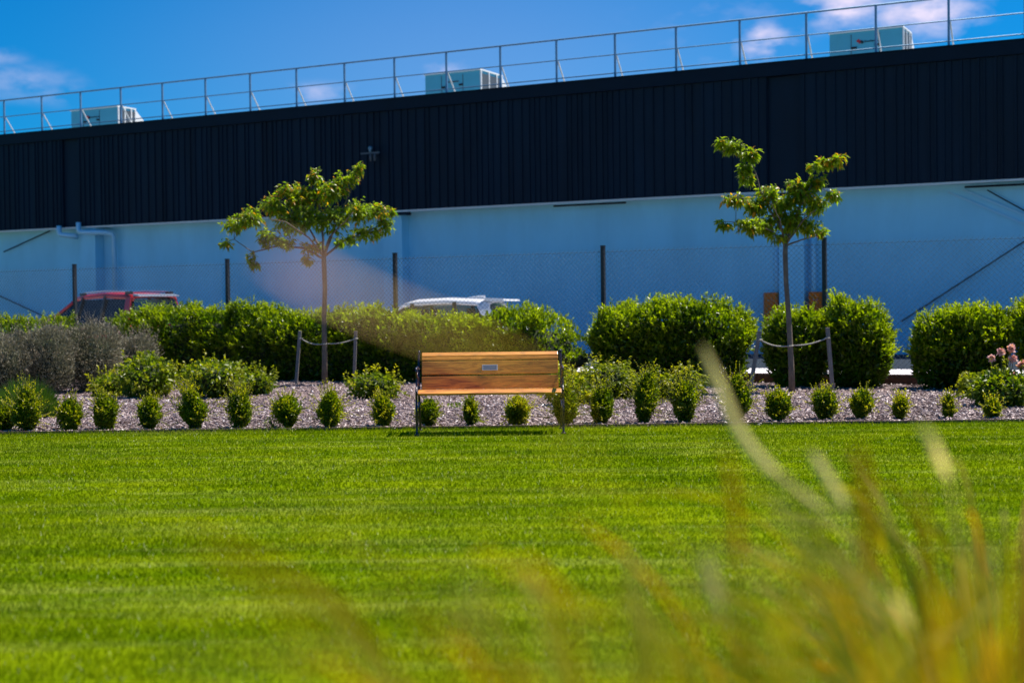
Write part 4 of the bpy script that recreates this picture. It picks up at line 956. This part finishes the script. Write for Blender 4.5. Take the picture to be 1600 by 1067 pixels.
B2 = [(1135, 222, 16, 7, 8, .1), (1152, 228, 20, 12, 16, .1), (1176, 240, 14, 14, 12, .1), (1168, 262, 14, 10, 9, .05), (1172, 278, 14, 8, 7, .05), (1150, 312, 26, 9, 14, .35), (1130, 352, 14, 6, 7, .1), (1160, 348, 16, 9, 9, .1), (1185, 320, 24, 18, 24, .2),
      (1175, 355, 24, 14, 18, .1), (1205, 300, 22, 16, 18, .2), (1225, 320, 28, 24, 30, .1), (1205, 350, 28, 22, 28, .05), (1240, 345, 28, 22, 26, .05), (1255, 305, 24, 20, 24, .2), (1275, 285, 16, 14, 14, .3), (1280, 320, 22, 16, 18, .1), (1300, 305, 13, 9, 8, .15),
      (1290, 255, 16, 10, 12, .5), (1308, 252, 13, 10, 9, .7), (1272, 262, 16, 6, 7, .1), (1270, 355, 22, 14, 14, .1), (1288, 362, 9, 8, 6, .4), (1245, 290, 16, 16, 12, .3), (1215, 372, 16, 8, 6, .1)]
tb2 = tree(1237, 613, [(1237, 613, .050), (1236, 570, .044), (1233, 500, .040), (1229, 440, .036), (1228, 395, .038), (1229, 380, .034)], L2, B2, 'v shaped young tree with windswept upper tufts, right of the bench', 12)
# stakes and ties
def stake(px0, py0, px1, py1, Y, label):
    a = at(px0, py0, Y); b = at(px1, py1, Y); a.z = 0
    e = MB().bar((0, 0, -.05), b - a, .055, .055, up=(0, 1, 0)).build('tree_stake', M['stake'], bevel=.005); e.location = a
    tag(e, label, 'stake', 'wooden stakes beside the young trees'); return b
def stakes(tb, l, r, side):
    A = stake(*l, tb.y + .05, 'leaning grey wooden stake on the left of the %s tree' % side); B = stake(*r, tb.y + .05, 'grey wooden stake on the right of the %s tree' % side)
    return A, B
for tb, l, r, tie, side in ((tb1, (461, 606, 469, 517), (552, 604, 556, 517), (506, 538, 470, 529, 556, 529), 'left'), (tb2, (1170, 620, 1187, 517), (1301, 610, 1293, 512), (1234, 541, 1187, 531, 1293, 528), 'right')):
    stakes(tb, l, r, side)
    Y = tb.y
    c_ = at(tie[0], tie[1], Y); a = at(tie[2], tie[3], Y + .05); b = at(tie[4], tie[5], Y + .05)
    pts = []
    for (p0, p1, y0) in ((a, c_ + Vector((-.045, -.02, 0)), 0),):
        for k in range(7): f = k / 6; q = p0.lerp(p1, f); q.z -= .035 * math.sin(math.pi * f) ; pts.append(q)
    for k in range(6):
        an = math.pi + k / 5 * math.pi; pts.append(c_ + Vector((.052 * math.cos(an), .055 * math.sin(an), .002 * k)))
    for k in range(7): f = k / 6; q = (c_ + Vector((.05, -.01, .01))).lerp(b, f); q.z -= .03 * math.sin(math.pi * f); pts.append(q)
    for (e, sg) in ((pts[0], -1), (pts[-1], 1)):
        ring = [e + Vector((.036 * math.cos(t_), .036 * math.sin(t_), .0)) for t_ in np.linspace(0, 6.0, 9)]
        pts = ring[::-1] + pts if sg < 0 else pts + ring
    o = MB().tube(pts, .0105, 6).build('tree_tie', M['rope'], smooth=True)
    tag(o, 'sagging pale rope tie holding the %s tree between its two stakes' % side, 'tree tie', 'rope ties on the young trees')

# ------------------------------------------------------------------ foreground ornamental grass, close to the lens
rng = np.random.default_rng(21)
def ribbon(paths, widths, name, mt, parent, tint, young, prof=None):
    """paths (n,k,3) ribbons with a shallow V fold"""
    n, k, _ = paths.shape
    T = np.gradient(paths, axis=1); T /= np.linalg.norm(T, axis=2, keepdims=True) + 1e-9
    side = rng.normal(size=(n, 1, 3)) * .5 + np.array([[[1.0, 0.2, 0]]]); S = np.cross(T, np.cross(side, T)); S /= np.linalg.norm(S, axis=2, keepdims=True) + 1e-9
    U = np.cross(S, T); tt = np.linspace(0, 1, k)[None, :, None]; wv = widths[:, None, None] * np.minimum(1, 6 * (1.02 - tt)) * (.45 + .55 * np.minimum(1, tt * 6))
    if prof is not None: wv = widths[:, None, None] * prof[None, :, None]
    V = np.stack([paths + S * wv * .5 + U * wv * .2, paths, paths - S * wv * .5 + U * wv * .2], 2).reshape(-1, 3)
    F = []
    for j in range(k - 1):
        for c_ in range(2): F.append((j * 3 + c_, j * 3 + c_ + 1, (j + 1) * 3 + c_ + 1, (j + 1) * 3 + c_))
    FF = (np.array(F)[None] + (np.arange(n) * k * 3)[:, None, None]).reshape(-1, 4)
    return np_mesh(name, V, FF, mt, parent, {'tint': np.repeat(tint, k * 3), 'young': np.repeat(young, 3 if len(young) == n * k and k > 1 and len(young) != n else k * 3)}, smooth=True)
def bez(a, b_, c_, k=14):
    t_ = np.linspace(0, 1, k)[None, :, None]; return (1 - t_) ** 2 * a[:, None] + 2 * t_ * (1 - t_) * b_[:, None] + t_ ** 2 * c_[:, None]
def clump(x0, y0, n, spread, hmin, hmax, lean, label, name='ornamental_grass', wid=.004, stems=0, yo=.35, xl=0.0):
    root = empty(name, (x0, y0, 0), 0, label=label, cat='ornamental grass', group='tall ornamental grass clumps close to the camera')
    a = rng.uniform(0, 6.283, n); r_0 = rng.random(n) * .09
    A = np.stack([np.cos(a) * r_0, np.sin(a) * r_0, np.zeros(n)], 1)
    hh = rng.uniform(hmin, hmax, n); L = rng.random(n) ** .7 * spread
    C = A + np.stack([np.cos(a) * L + xl, np.sin(a) * L * .8, hh], 1)
    B = A + np.stack([np.cos(a) * L * .25, np.sin(a) * L * .2, hh * rng.uniform(.85, 1.15, n)], 1)
    ribbon(bez(A, B, C), wid * rng.uniform(.6, 1.4, n), 'leaf_blades', M['straw'], root, rng.random(n), (rng.random(n) < yo) * rng.random(n))['kind'] = 'stuff'
    return root
r1 = clump(.46, 1.35, 260, .50, .62, 1.06, .3, 'yellow green ornamental grass clump blurred at the lower right', wid=.0050, yo=.3)
r2 = clump(.80, 2.30, 300, .60, .55, .98, .3, 'farthest blurred ornamental grass clump at the right edge of the lawn', wid=.006, yo=.35)
r3 = clump(.14, 1.00, 330, .38, .80, 1.08, .2, 'sparse blurred grass clump at the bottom right of centre', wid=.0040, yo=.3)
r4 = clump(.26, .72, 240, .36, .88, 1.12, .2, 'nearest ornamental grass clump with broad soft orange blades at the lower right corner', wid=.0028, yo=.25)
# individual long pale blades, each traced in the air above the clumps
def blade(parent, pts, wd, mt, ti, yo, name='seed_stem'):
    rt = Vector(parent.location); P = [Vector(p) - rt for p in pts]
    P = P[::-1]; n_ = len(P)
    root_ = Vector((P[0].x * .1, P[0].y * .1, 0)); tg = (P[1] - P[0]).normalized(); ct = P[0] - tg * .12 - Vector((0, 0, .12))
    sm = [root_.lerp(ct, t_).lerp(ct.lerp(P[0], t_), t_) for t_ in np.linspace(0, 1, 12)][:-1]
    ns = len(sm); Q = [P[0]] + P + [P[-1]]
    for i in range(1, len(Q) - 2):
        for k in range(6):
            t_ = k / 6
            sm.append(.5 * ((2 * Q[i]) + (-Q[i - 1] + Q[i + 1]) * t_ + (2 * Q[i - 1] - 5 * Q[i] + 4 * Q[i + 1] - Q[i + 2]) * t_ ** 2 + (-Q[i - 1] + 3 * Q[i] - 3 * Q[i + 1] + Q[i + 2]) * t_ ** 3))
    sm.append(P[-1]); f = np.concatenate([-np.ones(ns), np.linspace(0, 1, len(sm) - ns)])
    prof = np.where(f < 0, .10, .10 + .90 * np.clip(np.minimum(f * 4, (1.02 - f) * 4), 0, 1))
    return ribbon(np.array([[tuple(p) for p in sm]]), np.array([wd]), name, M[mt], parent, np.array([ti]), np.array([yo]), prof) if mt != 'warm_blade' else \
        ribbon(np.array([[tuple(p) for p in sm]]), np.array([wd]), name, M[mt], parent, np.array([ti]), np.clip(f, 0, 1) ** 1.3 * .9, prof)
BL = [(r1, [(1098, 540, 1.7), (1122, 600, 1.7), (1158, 680, 1.7), (1215, 745, 1.7), (1305, 810, 1.7)], .0115, 'pale_blade', .5, .15),
      (r1, [(1265, 705, 1.7), (1290, 745, 1.7), (1322, 800, 1.7)], .0115, 'pale_blade', .4, .1),
      (r2, [(1435, 660, 1.5), (1460, 700, 1.5), (1482, 750, 1.52)], .0085, 'pale_blade', .2, .1),
      (r3, [(280, 835, .60), (370, 880, .60), (480, 945, .62), (560, 1010, .64), (640, 1090, .68)], .0075, 'straw', .9, .3),
      (r3, [(425, 392, .46), (490, 430, .46), (600, 480, .47), (740, 535, .49), (870, 610, .52)], .0048, 'warm_blade', .2, .8),
      (r3, [(1095, 870, 1.3), (1108, 910, 1.3), (1125, 960, 1.3)], .010, 'pale_blade', .5, .1),
      (r3, [(810, 870, 1.0), (880, 930, 1.0), (960, 985, 1.0)], .0055, 'straw', .7, .2),
      (r1, [(960, 935, 1.0), (1030, 990, 1.0), (1070, 1060, 1.0)], .007, 'straw', .9, .1),
      (r1, [(1130, 700, 1.2), (1145, 800, 1.2), (1150, 900, 1.2)], .007, 'straw', .6, .95),
      (r1, [(1335, 690, 1.1), (1350, 800, 1.1), (1352, 930, 1.1)], .012, 'straw', .6, .7),
      (r1, [(1395, 930, 1.3), (1405, 955, 1.3), (1420, 985, 1.3)], .007, 'pale_blade', .1, .1),
      (r2, [(1560, 930, 1.4), (1500, 985, 1.4), (1420, 1010, 1.4)], .005, 'pale_blade', .0, .0)]
for (pr, pts, wd, mt, ti, yo) in BL: blade(pr, [at(*p) for p in pts], wd, mt, ti, yo)
